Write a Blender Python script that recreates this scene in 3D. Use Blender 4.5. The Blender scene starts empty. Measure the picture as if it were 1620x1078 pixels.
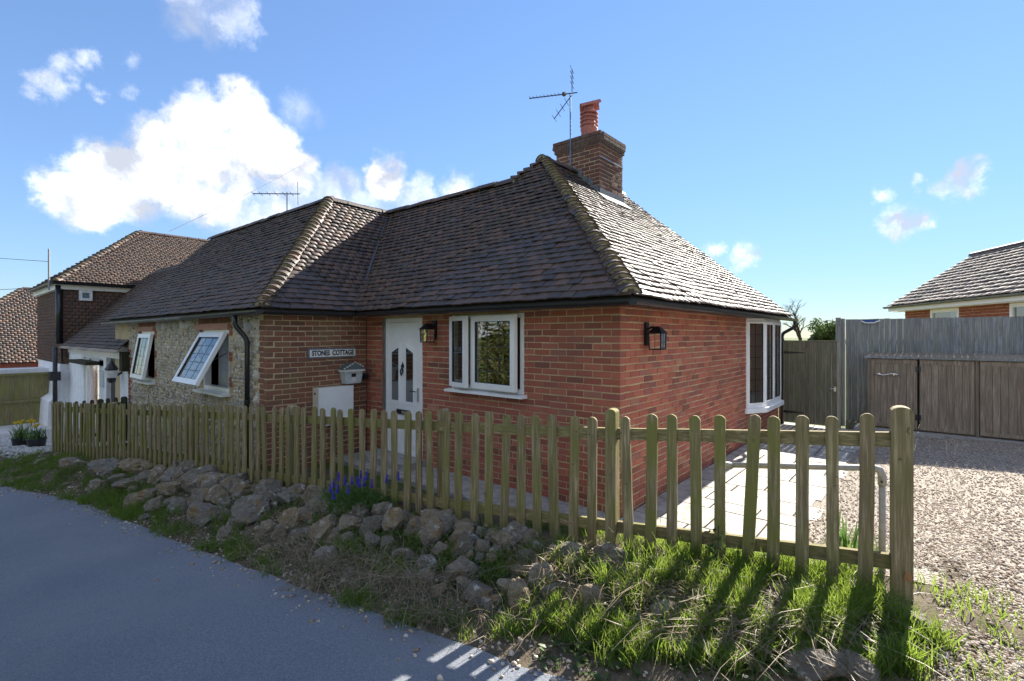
import bpy, math, random
import numpy as np
from mathutils import Vector, Matrix, noise
random.seed(7); np.random.seed(7)
V = Vector
scene = bpy.context.scene
COL = scene.collection
# ------------------------------------------------------------------ camera
CAM = V((2.474, -4.686, 1.89)); FPX = 787.0; CX = 810.0; HY = 530.0
RT = V((.7647, .6444, 0)); FW = V((-.6444, .7647, 0))
cd = bpy.data.cameras.new('camera'); cam = bpy.data.objects.new('camera', cd); COL.objects.link(cam)
cd.sensor_width = 36; cd.lens = 36*FPX/1620; cd.shift_y = -9/1620; cd.clip_start = .05; cd.clip_end = 3000
cam.location = CAM; cam.rotation_euler = (math.pi/2, 0, math.atan2(.6444, .7647)); scene.camera = cam
# ------------------------------------------------------------------ light
SUN_K = .62                       # rise per metre of run; the sun stands over +Y
ELEV = math.atan(SUN_K); AZ = math.radians(1.0)
sdir = V((math.sin(AZ)*math.cos(ELEV), math.cos(AZ)*math.cos(ELEV), math.sin(ELEV)))
sl = bpy.data.lights.new('sun', 'SUN'); sl.energy = 2.4; sl.angle = math.radians(.55); sl.color = (1, .93, .82)
so = bpy.data.objects.new('sun', sl); COL.objects.link(so); so.location = (0, 20, 15)
so.rotation_euler = (-sdir).to_track_quat('-Z', 'Y').to_euler()
scene.view_settings.view_transform = 'Standard'; scene.view_settings.look = 'None'
scene.view_settings.exposure = 2.8; scene.view_settings.gamma = 1.0; scene.view_settings.use_curve_mapping = False
scene.render.engine = 'CYCLES'
def pdir(x, y):
    v = FW + RT*((x-CX)/FPX); v.z = (HY-y)/FPX; return v.normalized()
def build_world():
    w = bpy.data.worlds.new('World'); scene.world = w; w.use_nodes = True
    nt = w.node_tree; nt.nodes.clear(); N = nt.nodes.new; L = nt.links.new
    out = N('ShaderNodeOutputWorld'); bg = N('ShaderNodeBackground'); sky = N('ShaderNodeTexSky')
    sky.sky_type = 'NISHITA'; sky.sun_disc = False; sky.sun_elevation = ELEV; sky.sun_rotation = AZ
    sky.air_density = .8; sky.dust_density = 0.0; sky.ozone_density = 3.6; sky.altitude = 60
    bg.inputs[1].default_value = .056
    # the sky as a camera records it: one even highlight roll-off, c / (1 + k * luminance), over the whole dome
    bw = N('ShaderNodeRGBToBW'); L(sky.outputs[0], bw.inputs[0])
    ma = N('ShaderNodeMath'); ma.operation = 'MULTIPLY_ADD'; ma.inputs[1].default_value = .3; ma.inputs[2].default_value = 1.0; L(bw.outputs[0], ma.inputs[0])
    dv = N('ShaderNodeVectorMath'); dv.operation = 'DIVIDE'; L(sky.outputs[0], dv.inputs[0]); L(ma.outputs[0], dv.inputs[1])
    L(dv.outputs[0], bg.inputs[0])
    tc = N('ShaderNodeTexCoord')
    n1 = N('ShaderNodeTexNoise'); n1.inputs['Scale'].default_value = 9; n1.inputs['Detail'].default_value = 9; n1.inputs['Roughness'].default_value = .62
    L(tc.outputs['Generated'], n1.inputs['Vector'])
    sub = N('ShaderNodeVectorMath'); sub.operation = 'SUBTRACT'; sub.inputs[1].default_value = (.5, .5, .5)
    L(n1.outputs['Color'], sub.inputs[0])
    sc = N('ShaderNodeVectorMath'); sc.operation = 'SCALE'; sc.inputs['Scale'].default_value = .13
    L(sub.outputs[0], sc.inputs[0])
    add = N('ShaderNodeVectorMath'); add.operation = 'ADD'; L(tc.outputs['Generated'], add.inputs[0]); L(sc.outputs[0], add.inputs[1])
    # a gentler, finer warp for the small clouds
    n1b = N('ShaderNodeTexNoise'); n1b.inputs['Scale'].default_value = 24; n1b.inputs['Detail'].default_value = 8; n1b.inputs['Roughness'].default_value = .65
    L(tc.outputs['Generated'], n1b.inputs['Vector'])
    sub2 = N('ShaderNodeVectorMath'); sub2.operation = 'SUBTRACT'; sub2.inputs[1].default_value = (.5, .5, .5); L(n1b.outputs['Color'], sub2.inputs[0])
    sc2 = N('ShaderNodeVectorMath'); sc2.operation = 'SCALE'; sc2.inputs['Scale'].default_value = .075; L(sub2.outputs[0], sc2.inputs[0])
    add2 = N('ShaderNodeVectorMath'); add2.operation = 'ADD'; L(tc.outputs['Generated'], add2.inputs[0]); L(sc2.outputs[0], add2.inputs[1])
    def blobs(lst):
        prev = None
        for (x, y, r, s) in lst:
            d = N('ShaderNodeVectorMath'); d.operation = 'DISTANCE'; d.inputs[1].default_value = pdir(x, y)
            L((add2 if r < 52 and (y < 250 or x > 1000) else add).outputs[0], d.inputs[0])
            mr = N('ShaderNodeMapRange'); mr.interpolation_type = 'SMOOTHSTEP'
            cr = .86*(r/FPX)/(1+((x-CX)/FPX)**2)**.5
            mr.inputs['From Min'].default_value = cr*(1.2 if r >= 38 else 1.15); mr.inputs['From Max'].default_value = cr*(.62 if r >= 38 else .1)
            mr.inputs['To Min'].default_value = 0; mr.inputs['To Max'].default_value = s
            L(d.outputs['Value'], mr.inputs['Value'])
            if prev is None: prev = mr.outputs[0]
            else:
                mx = N('ShaderNodeMath'); mx.operation = 'MAXIMUM'; L(prev, mx.inputs[0]); L(mr.outputs[0], mx.inputs[1]); prev = mx.outputs[0]
        return prev
    big = [(130, 320, 62, 1), (200, 290, 75, 1), (270, 265, 82, 1), (330, 215, 68, 1), (375, 190, 60, 1), (400, 240, 72, 1), (445, 270, 55, 1), (330, 290, 80, 1),
           (475, 325, 62, .45), (540, 318, 50, .5), (610, 280, 42, 1), (655, 315, 40, .5), (722, 302, 36, .9), (400, 335, 66, .5), (560, 350, 80, .42),
           (135, 95, 24, .5), (75, 130, 30, .5), (100, 110, 30, .5), (60, 155, 18, .4), (205, 100, 18, .25), (160, 150, 16, .3), (210, 145, 16, .25),
           (325, 20, 50, .4), (290, 35, 35, .3), (370, 20, 40, .35), (330, 60, 26, .25), (470, 175, 36, .22), (500, 190, 20, .2), (440, 215, 30, .3),
           (1524, 270, 30, .8), (1535, 290, 24, .6), (1500, 303, 26, .6), (1393, 311, 22, .7), (1425, 350, 34, .85), (1450, 350, 24, .8), (1450, 292, 16, .5),
           (1175, 408, 30, .9), (1128, 394, 20, .5)]
    dens = blobs(big)
    # unseen clouds of the same kind, added outside the view as fill light
    n2 = N('ShaderNodeTexNoise'); n2.inputs['Scale'].default_value = 3.2; n2.inputs['Detail'].default_value = 7; n2.inputs['Roughness'].default_value = .55
    L(tc.outputs['Generated'], n2.inputs['Vector'])
    sx = N('ShaderNodeVectorMath'); sx.operation = 'DOT_PRODUCT'; sx.inputs[1].default_value = FW; L(tc.outputs['Generated'], sx.inputs[0])
    mb = N('ShaderNodeMapRange'); mb.inputs['From Min'].default_value = .35; mb.inputs['From Max'].default_value = .05; L(sx.outputs['Value'], mb.inputs['Value'])
    mc = N('ShaderNodeMapRange'); mc.interpolation_type = 'SMOOTHSTEP'; mc.inputs['From Min'].default_value = .46; mc.inputs['From Max'].default_value = .58
    L(n2.outputs[0], mc.inputs['Value'])
    m2 = N('ShaderNodeMath'); m2.operation = 'MULTIPLY'; L(mb.outputs[0], m2.inputs[0]); L(mc.outputs[0], m2.inputs[1])
    mx = N('ShaderNodeMath'); mx.operation = 'MAXIMUM'; L(dens, mx.inputs[0]); L(m2.outputs[0], mx.inputs[1])
    # fine break-up
    n3 = N('ShaderNodeTexNoise'); n3.inputs['Scale'].default_value = 26; n3.inputs['Detail'].default_value = 8; n3.inputs['Roughness'].default_value = .6
    L(add.outputs[0], n3.inputs['Vector'])
    m3 = N('ShaderNodeMapRange'); m3.inputs['From Min'].default_value = .3; m3.inputs['From Max'].default_value = .62; m3.inputs['To Min'].default_value = .45; m3.inputs['To Max'].default_value = 1.35
    L(n3.outputs[0], m3.inputs['Value'])
    m4 = N('ShaderNodeMath'); m4.operation = 'MULTIPLY'; m4.use_clamp = True; L(mx.outputs[0], m4.inputs[0]); L(m3.outputs[0], m4.inputs[1])
    n4 = N('ShaderNodeTexNoise'); n4.inputs['Scale'].default_value = 12; n4.inputs['Detail'].default_value = 5; L(add.outputs[0], n4.inputs['Vector'])
    cr = N('ShaderNodeValToRGB'); cr.color_ramp.elements[0].position = .40; cr.color_ramp.elements[0].color = (.105, .113, .132, 1)
    cr.color_ramp.elements[1].position = .60; cr.color_ramp.elements[1].color = (.235, .235, .24, 1); L(n4.outputs[0], cr.inputs[0])
    bg2 = N('ShaderNodeBackground'); L(cr.outputs[0], bg2.inputs[0]); bg2.inputs[1].default_value = .95
    mix = N('ShaderNodeMixShader'); L(m4.outputs[0], mix.inputs[0]); L(bg.outputs[0], mix.inputs[1]); L(bg2.outputs[0], mix.inputs[2])
    L(mix.outputs[0], out.inputs[0])
build_world()
# ------------------------------------------------------------------ materials
class NT:
    def __init__(s, name):
        s.m = bpy.data.materials.new(name); s.m.use_nodes = True; s.t = s.m.node_tree; s.t.nodes.clear()
        s.out = s.n('ShaderNodeOutputMaterial')
    def n(s, k, **kw):
        nd = s.t.nodes.new(k)
        for a, b in kw.items(): setattr(nd, a, b)
        return nd
    def l(s, a, b): s.t.links.new(a, b)
    def pos(s):
        g = s.n('ShaderNodeNewGeometry'); return g.outputs['Position']
    def noise(s, scale, detail=4, rough=.6, vec=None, stretch=None):
        nd = s.n('ShaderNodeTexNoise'); nd.inputs['Scale'].default_value = scale; nd.inputs['Detail'].default_value = detail; nd.inputs['Roughness'].default_value = rough
        v = vec or s.pos()
        if stretch:
            mp = s.n('ShaderNodeMapping'); mp.inputs['Scale'].default_value = stretch; s.l(v, mp.inputs['Vector']); v = mp.outputs[0]
        s.l(v, nd.inputs['Vector']); return nd.outputs['Fac']
    def rand(s):
        g = s.n('ShaderNodeNewGeometry'); o = s.n('ShaderNodeObjectInfo')
        a = s.n('ShaderNodeMath', operation='ADD'); s.l(g.outputs['Random Per Island'], a.inputs[0]); s.l(o.outputs['Random'], a.inputs[1])
        f = s.n('ShaderNodeMath', operation='FRACT'); s.l(a.outputs[0], f.inputs[0]); return f.outputs[0]
    def ramp(s, fac, stops, interp='LINEAR'):
        r = s.n('ShaderNodeValToRGB'); e = r.color_ramp; e.interpolation = interp
        while len(e.elements) < len(stops): e.elements.new(.5)
        for el, (p, c) in zip(e.elements, stops): el.position = p; el.color = (*c, 1)
        s.l(fac, r.inputs[0]); return r.outputs[0]
    def fr(s, fac, a, b, lo=0., hi=1.):
        m = s.n('ShaderNodeMapRange'); m.inputs['From Min'].default_value = a; m.inputs['From Max'].default_value = b
        m.inputs['To Min'].default_value = lo; m.inputs['To Max'].default_value = hi; s.l(fac, m.inputs['Value']); return m.outputs[0]
    def mix(s, fac, a, b, mode='MIX'):
        m = s.n('ShaderNodeMix', data_type='RGBA', blend_type=mode)
        for i, x in ((0, fac), (6, a), (7, b)):
            if hasattr(x, 'node'): s.l(x, m.inputs[i])
            elif i == 0: m.inputs[0].default_value = x
            else: m.inputs[i].default_value = (*x, 1)
        return m.outputs[2]
    def bump(s, h, strength=.3, dist=.01):
        b = s.n('ShaderNodeBump'); b.inputs['Strength'].default_value = strength; b.inputs['Distance'].default_value = dist
        s.l(h, b.inputs['Height']); return b.outputs[0]
    def pr(s, col, rough=.8, nrm=None, spec=.3, metal=0):
        p = s.n('ShaderNodeBsdfPrincipled')
        if hasattr(col, 'node'): s.l(col, p.inputs['Base Color'])
        else: p.inputs['Base Color'].default_value = (*col, 1)
        if hasattr(rough, 'node'): s.l(rough, p.inputs['Roughness'])
        else: p.inputs['Roughness'].default_value = rough
        p.inputs['Specular IOR Level'].default_value = spec; p.inputs['Metallic'].default_value = metal
        if nrm is not None: s.l(nrm, p.inputs['Normal'])
        s.l(p.outputs[0], s.out.inputs[0]); return p
MAT = {}
def m_plain(name, col, rough=.5, spec=.4, metal=0, var=.12, sc=14, bump=0, bs=60):
    t = NT(name); nz = t.noise(sc, 5)
    c = t.mix(t.fr(nz, .35, .7), tuple(x*(1-var) for x in col), tuple(min(1, x*(1+var)) for x in col))
    nr = t.bump(t.noise(bs, 4), bump, .004) if bump else None
    t.pr(c, rough, nr, spec, metal); MAT[name] = t.m; return t.m
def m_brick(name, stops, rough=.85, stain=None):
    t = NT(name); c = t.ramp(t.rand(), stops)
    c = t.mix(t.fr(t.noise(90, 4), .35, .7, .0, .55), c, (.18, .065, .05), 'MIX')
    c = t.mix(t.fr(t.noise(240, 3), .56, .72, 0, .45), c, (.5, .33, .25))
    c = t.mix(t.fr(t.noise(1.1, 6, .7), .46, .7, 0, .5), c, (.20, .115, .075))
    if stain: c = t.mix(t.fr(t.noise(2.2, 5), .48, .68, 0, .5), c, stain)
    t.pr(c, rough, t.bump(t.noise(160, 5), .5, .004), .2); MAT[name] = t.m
m_brick('brick', [(0, (.20, .085, .065)), (.12, (.36, .11, .075)), (.4, (.46, .14, .092)), (.68, (.53, .18, .115)), (.86, (.42, .13, .10)), (.94, (.26, .10, .09)), (1, (.55, .27, .17))])
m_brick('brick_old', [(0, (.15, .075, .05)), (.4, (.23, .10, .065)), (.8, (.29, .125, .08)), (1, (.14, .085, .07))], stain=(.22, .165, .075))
m_brick('brick_chimney', [(0, (.10, .05, .042)), (.5, (.16, .07, .055)), (1, (.08, .052, .05))], stain=(.09, .075, .065))
m_brick('brick_sooty', [(0, (.05, .04, .04)), (.5, (.09, .06, .052)), (1, (.06, .05, .048))], stain=(.12, .115, .10))
m_brick('brick_red', [(0, (.30, .085, .05)), (.5, (.38, .11, .07)), (1, (.24, .07, .05))])
t = NT('mortar'); c = t.ramp(t.noise(70, 5), [(.3, (.44, .34, .19)), (.7, (.66, .54, .34))])
c = t.mix(t.fr(t.noise(1.2, 5), .46, .68, 0, .75), c, (.36, .28, .19)); t.pr(c, .95, t.bump(t.noise(200, 4), .5, .004), .1); MAT['mortar'] = t.m
t = NT('mortar_grey'); c = t.ramp(t.noise(40, 5), [(.3, (.25, .24, .21)), (.7, (.45, .42, .36))]); t.pr(c, .95, t.bump(t.noise(120, 4), .6, .006), .1); MAT['mortar_grey'] = t.m
def m_tile(name, stops, moss=.35, lichen=.6):
    t = NT(name); c = t.ramp(t.rand(), stops)
    c = t.mix(t.fr(t.noise(45, 5), .35, .7, 0, .6), c, (.045, .04, .042))
    c = t.mix(t.fr(t.noise(2.6, 6, .7), .58, .72, 0, moss), c, (.075, .08, .025))
    c = t.mix(t.fr(t.noise(38, 4, .7), .66, .72, 0, lichen), c, (.42, .42, .38))
    t.pr(c, .56 if name == 'tile' else .85, t.bump(t.noise(110, 5), .7, .006), .34 if name == 'tile' else .2); MAT[name] = t.m
m_tile('tile', [(0, (.058, .046, .042)), (.35, (.085, .062, .052)), (.65, (.115, .075, .056)), (.86, (.155, .088, .06)), (1, (.075, .062, .06))], .55, .6)
m_tile('tile_pale', [(0, (.36, .33, .29)), (.5, (.44, .39, .33)), (1, (.50, .43, .36))], .2, .4)
m_tile('tile_hung', [(0, (.14, .085, .06)), (.5, (.21, .12, .085)), (1, (.12, .09, .075))], .1, .2)
m_tile('tile_brown', [(0, (.085, .06, .05)), (.5, (.13, .09, .07)), (1, (.08, .068, .062))], .3, .5)
t = NT('hip_mortar'); c = t.ramp(t.noise(22, 5), [(.3, (.16, .15, .06)), (.5, (.36, .31, .19)), (.75, (.55, .49, .38))]); t.pr(c, .95, t.bump(t.noise(60, 4), .7, .01), .1); MAT['hip_mortar'] = t.m
m_plain('deck', (.05, .045, .04), .9)
m_plain('upvc', (.88, .89, .89), .28, .5, 0, .04, 5)
m_plain('cream_paint', (.76, .72, .60), .45, .4, 0, .06, 5)
m_plain('white_render', (.84, .85, .86), .8, .2, 0, .08, 6, .4, 40)
m_plain('black_plastic', (.018, .019, .022), .32, .5, 0, .2)
m_plain('black_metal', (.015, .015, .017), .4, .5, 0, .2)
m_plain('grey_gutter', (.20, .20, .19), .5, .4, 0, .3, 8)
m_plain('rubber', (.02, .02, .02), .6)
m_plain('lead', (.05, .052, .055), .5, .5, .3)
m_plain('leadflash', (.15, .17, .18), .7, .3, 0, .4, 25)
m_plain('chrome', (.7, .7, .7), .18, .5, 1)
m_plain('galv', (.27, .28, .29), .5, .4, .15, .15, 30)
m_plain('terracotta', (.40, .15, .125), .75, .3, 0, .25, 25)
m_plain('blue_pole', (.10, .20, .33), .4, .5, .2)
m_plain('alu', (.10, .12, .16), 1.0, .0, 0)
m_plain('concrete', (.36, .35, .33), .9, .2, 0, .25, 9, .5, 80)
m_plain('lintel', (.45, .24, .17), .85, .2, 0, .2, 20, .5, 90)
m_plain('slab', (.40, .38, .34), .85, .25, 0, .35, 5, .5, 70)
m_plain('box_white', (.84, .87, .87), .4, .4, 0, .05, 4)
m_plain('mail_grey', (.13, .17, .18), .4, .4, 0, .1)
m_plain('mail_light', (.50, .56, .58), .4, .4, 0, .08)
m_plain('sign_white', (.76, .76, .74), .5)
m_plain('sign_grey', (.16, .17, .19), .6, .3, 0, .7, 120)
m_plain('ink', (.012, .012, .014), .5)
m_plain('blue_plastic', (.03, .07, .25), .35)
m_plain('curtain', (.62, .55, .44), .9)
m_plain('net', (.55, .57, .58), .9)
m_plain('room', (.10, .085, .07), .95)
m_plain('soil', (.055, .042, .03), .95)
m_plain('orange_pot', (.36, .19, .08), .8)
m_plain('porcelain', (.7, .7, .68), .3)
t = NT('glass')                                                   # thin window glass: reflection by angle over clear
fz = t.n('ShaderNodeFresnel'); fz.inputs['IOR'].default_value = 2.8
gl = t.n('ShaderNodeBsdfGlossy'); gl.inputs['Roughness'].default_value = .01; gl.inputs['Color'].default_value = (.95, .97, .97, 1)
tr = t.n('ShaderNodeBsdfTransparent'); tr.inputs['Color'].default_value = (.8, .84, .82, 1)
nb = t.bump(t.noise(2.2, 2), .12, .01); t.l(nb, gl.inputs['Normal'])
mx = t.n('ShaderNodeMixShader'); t.l(fz.outputs[0], mx.inputs[0]); t.l(tr.outputs[0], mx.inputs[1]); t.l(gl.outputs[0], mx.inputs[2]); t.l(mx.outputs[0], t.out.inputs[0]); MAT['glass'] = t.m
def m_wood(name, a, b, g, gamt, rough=.85, horiz=False):
    t = NT(name); o = t.n('ShaderNodeTexCoord'); oi = t.n('ShaderNodeObjectInfo')
    va = t.n('ShaderNodeVectorMath', operation='ADD'); t.l(t.pos(), va.inputs[0])
    sc = t.n('ShaderNodeVectorMath', operation='SCALE'); cb = t.n('ShaderNodeCombineXYZ')
    for i in range(3): t.l(oi.outputs['Random'], cb.inputs[i])
    t.l(cb.outputs[0], sc.inputs[0]); sc.inputs['Scale'].default_value = 37; t.l(sc.outputs[0], va.inputs[1])
    st = (3, 60, 60) if horiz else (60, 60, 3)
    gr = t.noise(1, 6, .65, va.outputs[0], st)
    c = t.ramp(gr, [(.36, tuple(x*.7 for x in a)), (.5, a), (.64, b)])
    c = t.mix(t.fr(oi.outputs['Random'], 0, 1, 0, .5), c, tuple(x*.6 for x in a))
    gn = t.noise(3.2, 5, .65, va.outputs[0])
    ga = t.n('ShaderNodeMath', operation='MULTIPLY'); t.l(t.fr(gn, .38, .62, 0, gamt), ga.inputs[0]); r2 = t.n('ShaderNodeMath', operation='FRACT'); r3 = t.n('ShaderNodeMath', operation='MULTIPLY'); r3.inputs[1].default_value = 7.31; t.l(oi.outputs['Random'], r3.inputs[0]); t.l(r3.outputs[0], r2.inputs[0]); t.l(t.fr(r2.outputs[0], 0, .5, .25, 1), ga.inputs[1]); c = t.mix(ga.outputs[0], c, g)
    c = t.mix(t.fr(t.noise(24, 3, .5, va.outputs[0]), .68, .74, 0, .7), c, tuple(x*.25 for x in a))
    t.pr(c, rough, t.bump(gr, .5, .004), .2); MAT[name] = t.m
m_wood('picket', (.26, .205, .12), (.50, .41, .27), (.20, .20, .055), .9)
m_wood('picket_rail', (.24, .19, .10), (.44, .36, .22), (.185, .19, .05), .85, horiz=True)
m_wood('old_picket', (.04, .035, .025), (.085, .075, .05), (.05, .06, .02), .5)
m_wood('grey_board', (.25, .265, .275), (.43, .445, .455), (.25, .28, .20), .4)
m_wood('gate_board', (.16, .14, .105), (.29, .25, .20), (.16, .18, .105), .7)
m_wood('bin_board', (.27, .215, .165), (.45, .37, .29), (.25, .24, .16), .35)
m_wood('green_board', (.24, .20, .10), (.40, .35, .19), (.24, .24, .07), .7)
m_wood('bark', (.07, .055, .04), (.14, .115, .085), (.08, .09, .04), .3)
def m_rock():
    t = NT('rock'); o = t.n('ShaderNodeObjectInfo'); c = t.ramp(o.outputs['Random'], [(0, (.21, .19, .155)), (.35, (.28, .25, .21)), (.6, (.34, .275, .18)), (.8, (.27, .255, .235)), (1, (.40, .35, .265))])
    c = t.mix(t.fr(t.noise(14, 6, .7), .42, .68, 0, .65), c, (.13, .115, .095))
    c = t.mix(t.fr(t.noise(6, 5, .7), .55, .66, 0, .8), c, (.30, .20, .09))
    c = t.mix(t.fr(t.noise(9, 7, .75), .57, .64, 0, .75), c, (.62, .62, .58))
    c = t.mix(t.fr(t.noise(5, 5), .60, .7, 0, .5), c, (.07, .085, .03))
    t.pr(c, .92, t.bump(t.noise(30, 9, .78), 1.0, .035), .15); MAT['rock'] = t.m
m_rock()
def m_leaf(name, stops, trans=.45, rough=.5, sc=.9):
    t = NT(name); r = t.rand(); c = t.ramp(r, stops)
    c = t.mix(t.fr(t.noise(sc, 3), .35, .65, 0, .5), c, tuple(x*.75 for x in stops[0][1]))
    p = t.pr(c, rough, None, .3); tl = t.n('ShaderNodeBsdfTranslucent'); t.l(t.mix(.5, c, (.45, .6, .08), 'MIX') if 'grass' in name else c, tl.inputs[0])
    mx = t.n('ShaderNodeMixShader'); mx.inputs[0].default_value = trans; t.l(p.outputs[0], mx.inputs[1]); t.l(tl.outputs[0], mx.inputs[2]); t.l(mx.outputs[0], t.out.inputs[0]); MAT[name] = t.m
m_leaf('grass', [(0, (.05, .11, .018)), (.45, (.085, .17, .022)), (.8, (.12, .21, .03)), (1, (.25, .22, .10))])
m_leaf('straw', [(0, (.24, .19, .12)), (.5, (.42, .34, .22)), (1, (.15, .115, .08))], .3)
m_leaf('leaf_dark', [(0, (.04, .08, .02)), (.5, (.075, .13, .03)), (1, (.13, .17, .04))], .35)
m_leaf('leaf_hedge', [(0, (.10, .15, .03)), (.5, (.22, .24, .08)), (.8, (.38, .32, .18)), (1, (.48, .40, .26))], .25)
m_leaf('leaf_bulb', [(0, (.08, .16, .04)), (1, (.16, .27, .07))], .4)
m_leaf('muscari', [(0, (.05, .05, .38)), (1, (.12, .10, .55))], .2)
m_leaf('daffodil', [(0, (.75, .5, .03)), (1, (.85, .65, .05))], .3)
def m_ground(name, c1, c2, c3, bs=60, st=.6, mid=6, fine=120):
    t = NT(name); c = t.ramp(t.noise(mid, 6, .7), [(.3, c1), (.7, c2)])
    c = t.mix(t.fr(t.noise(fine, 4), .45, .7), c, c3)
    t.pr(c, .95, t.bump(t.noise(bs, 6, .7), st, .02), .15); MAT[name] = t.m
m_ground('earth', (.07, .055, .04), (.13, .105, .075), (.17, .14, .10))
m_ground('field', (.06, .09, .02), (.10, .13, .03), (.05, .07, .02), 8, .4)
t = NT('gravel_bed'); vo = t.n('ShaderNodeTexVoronoi'); vo.inputs['Scale'].default_value = 70; t.l(t.pos(), vo.inputs['Vector'])
c = t.ramp(vo.outputs['Color'], [(0, (.27, .23, .18)), (.4, (.46, .41, .34)), (.75, (.58, .54, .48)), (1, (.36, .28, .21))])
c = t.mix(t.fr(vo.outputs['Distance'], .35, .75, 0, .9), c, (.10, .075, .055))
c = t.mix(t.fr(t.noise(2.2, 5, .7), .55, .75, 0, .5), c, (.16, .12, .08))
t.pr(c, .9, t.bump(t.fr(vo.outputs['Distance'], 0, .8, 1, 0), .9, .012), .2); MAT['gravel_bed'] = t.m
def m_stone(name, stops):
    t = NT(name); c = t.ramp(t.rand(), stops); c = t.mix(t.fr(t.noise(150, 3), .4, .7, 0, .4), c, (.12, .09, .07)); t.pr(c, .85, None, .25); MAT[name] = t.m
m_stone('pebble', [(0, (.27, .21, .155)), (.3, (.50, .42, .33)), (.6, (.64, .575, .49)), (.8, (.38, .27, .19)), (1, (.70, .66, .60))])
m_stone('white_pebble', [(0, (.45, .45, .45)), (1, (.72, .72, .70))])
m_stone('flint', [(0, (.24, .22, .18)), (.3, (.46, .42, .34)), (.6, (.62, .57, .46)), (.85, (.40, .41, .41)), (1, (.74, .72, .66))])
t = NT('asphalt'); n1 = t.noise(70, 8, .85); c = t.ramp(n1, [(.30, (.10, .12, .15)), (.5, (.19, .215, .26)), (.70, (.36, .38, .41))])
c = t.mix(t.fr(t.noise(.8, 6, .65), .42, .68, 0, .45), c, (.15, .175, .215))
c = t.mix(t.fr(t.noise(.35, 6, .7), .44, .62, 0, .5), c, (.26, .275, .30))
c = t.mix(t.fr(t.noise(3.5, 5, .7), .60, .72, 0, .35), c, (.24, .235, .225))
wv = t.noise(.9, 4, .6); ab = t.n('ShaderNodeMath', operation='ABSOLUTE'); sb = t.n('ShaderNodeMath', operation='SUBTRACT'); t.l(wv, sb.inputs[0]); sb.inputs[1].default_value = .5; t.l(sb.outputs[0], ab.inputs[0])
ck = t.n('ShaderNodeMath', operation='MULTIPLY'); t.l(t.fr(ab.outputs[0], .0, .006, 1, 0), ck.inputs[0]); t.l(t.fr(t.noise(.5, 3), .52, .62), ck.inputs[1])
c = t.mix(t.fr(t.noise(260, 2, .5), .60, .70, 0, .7), c, (.46, .46, .45))
c = t.mix(t.fr(t.noise(210, 2, .5), .60, .70, 0, .7), c, (.06, .065, .075))
t.pr(c, .82, t.bump(n1, .9, .012), .3); MAT['asphalt'] = t.m
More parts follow.
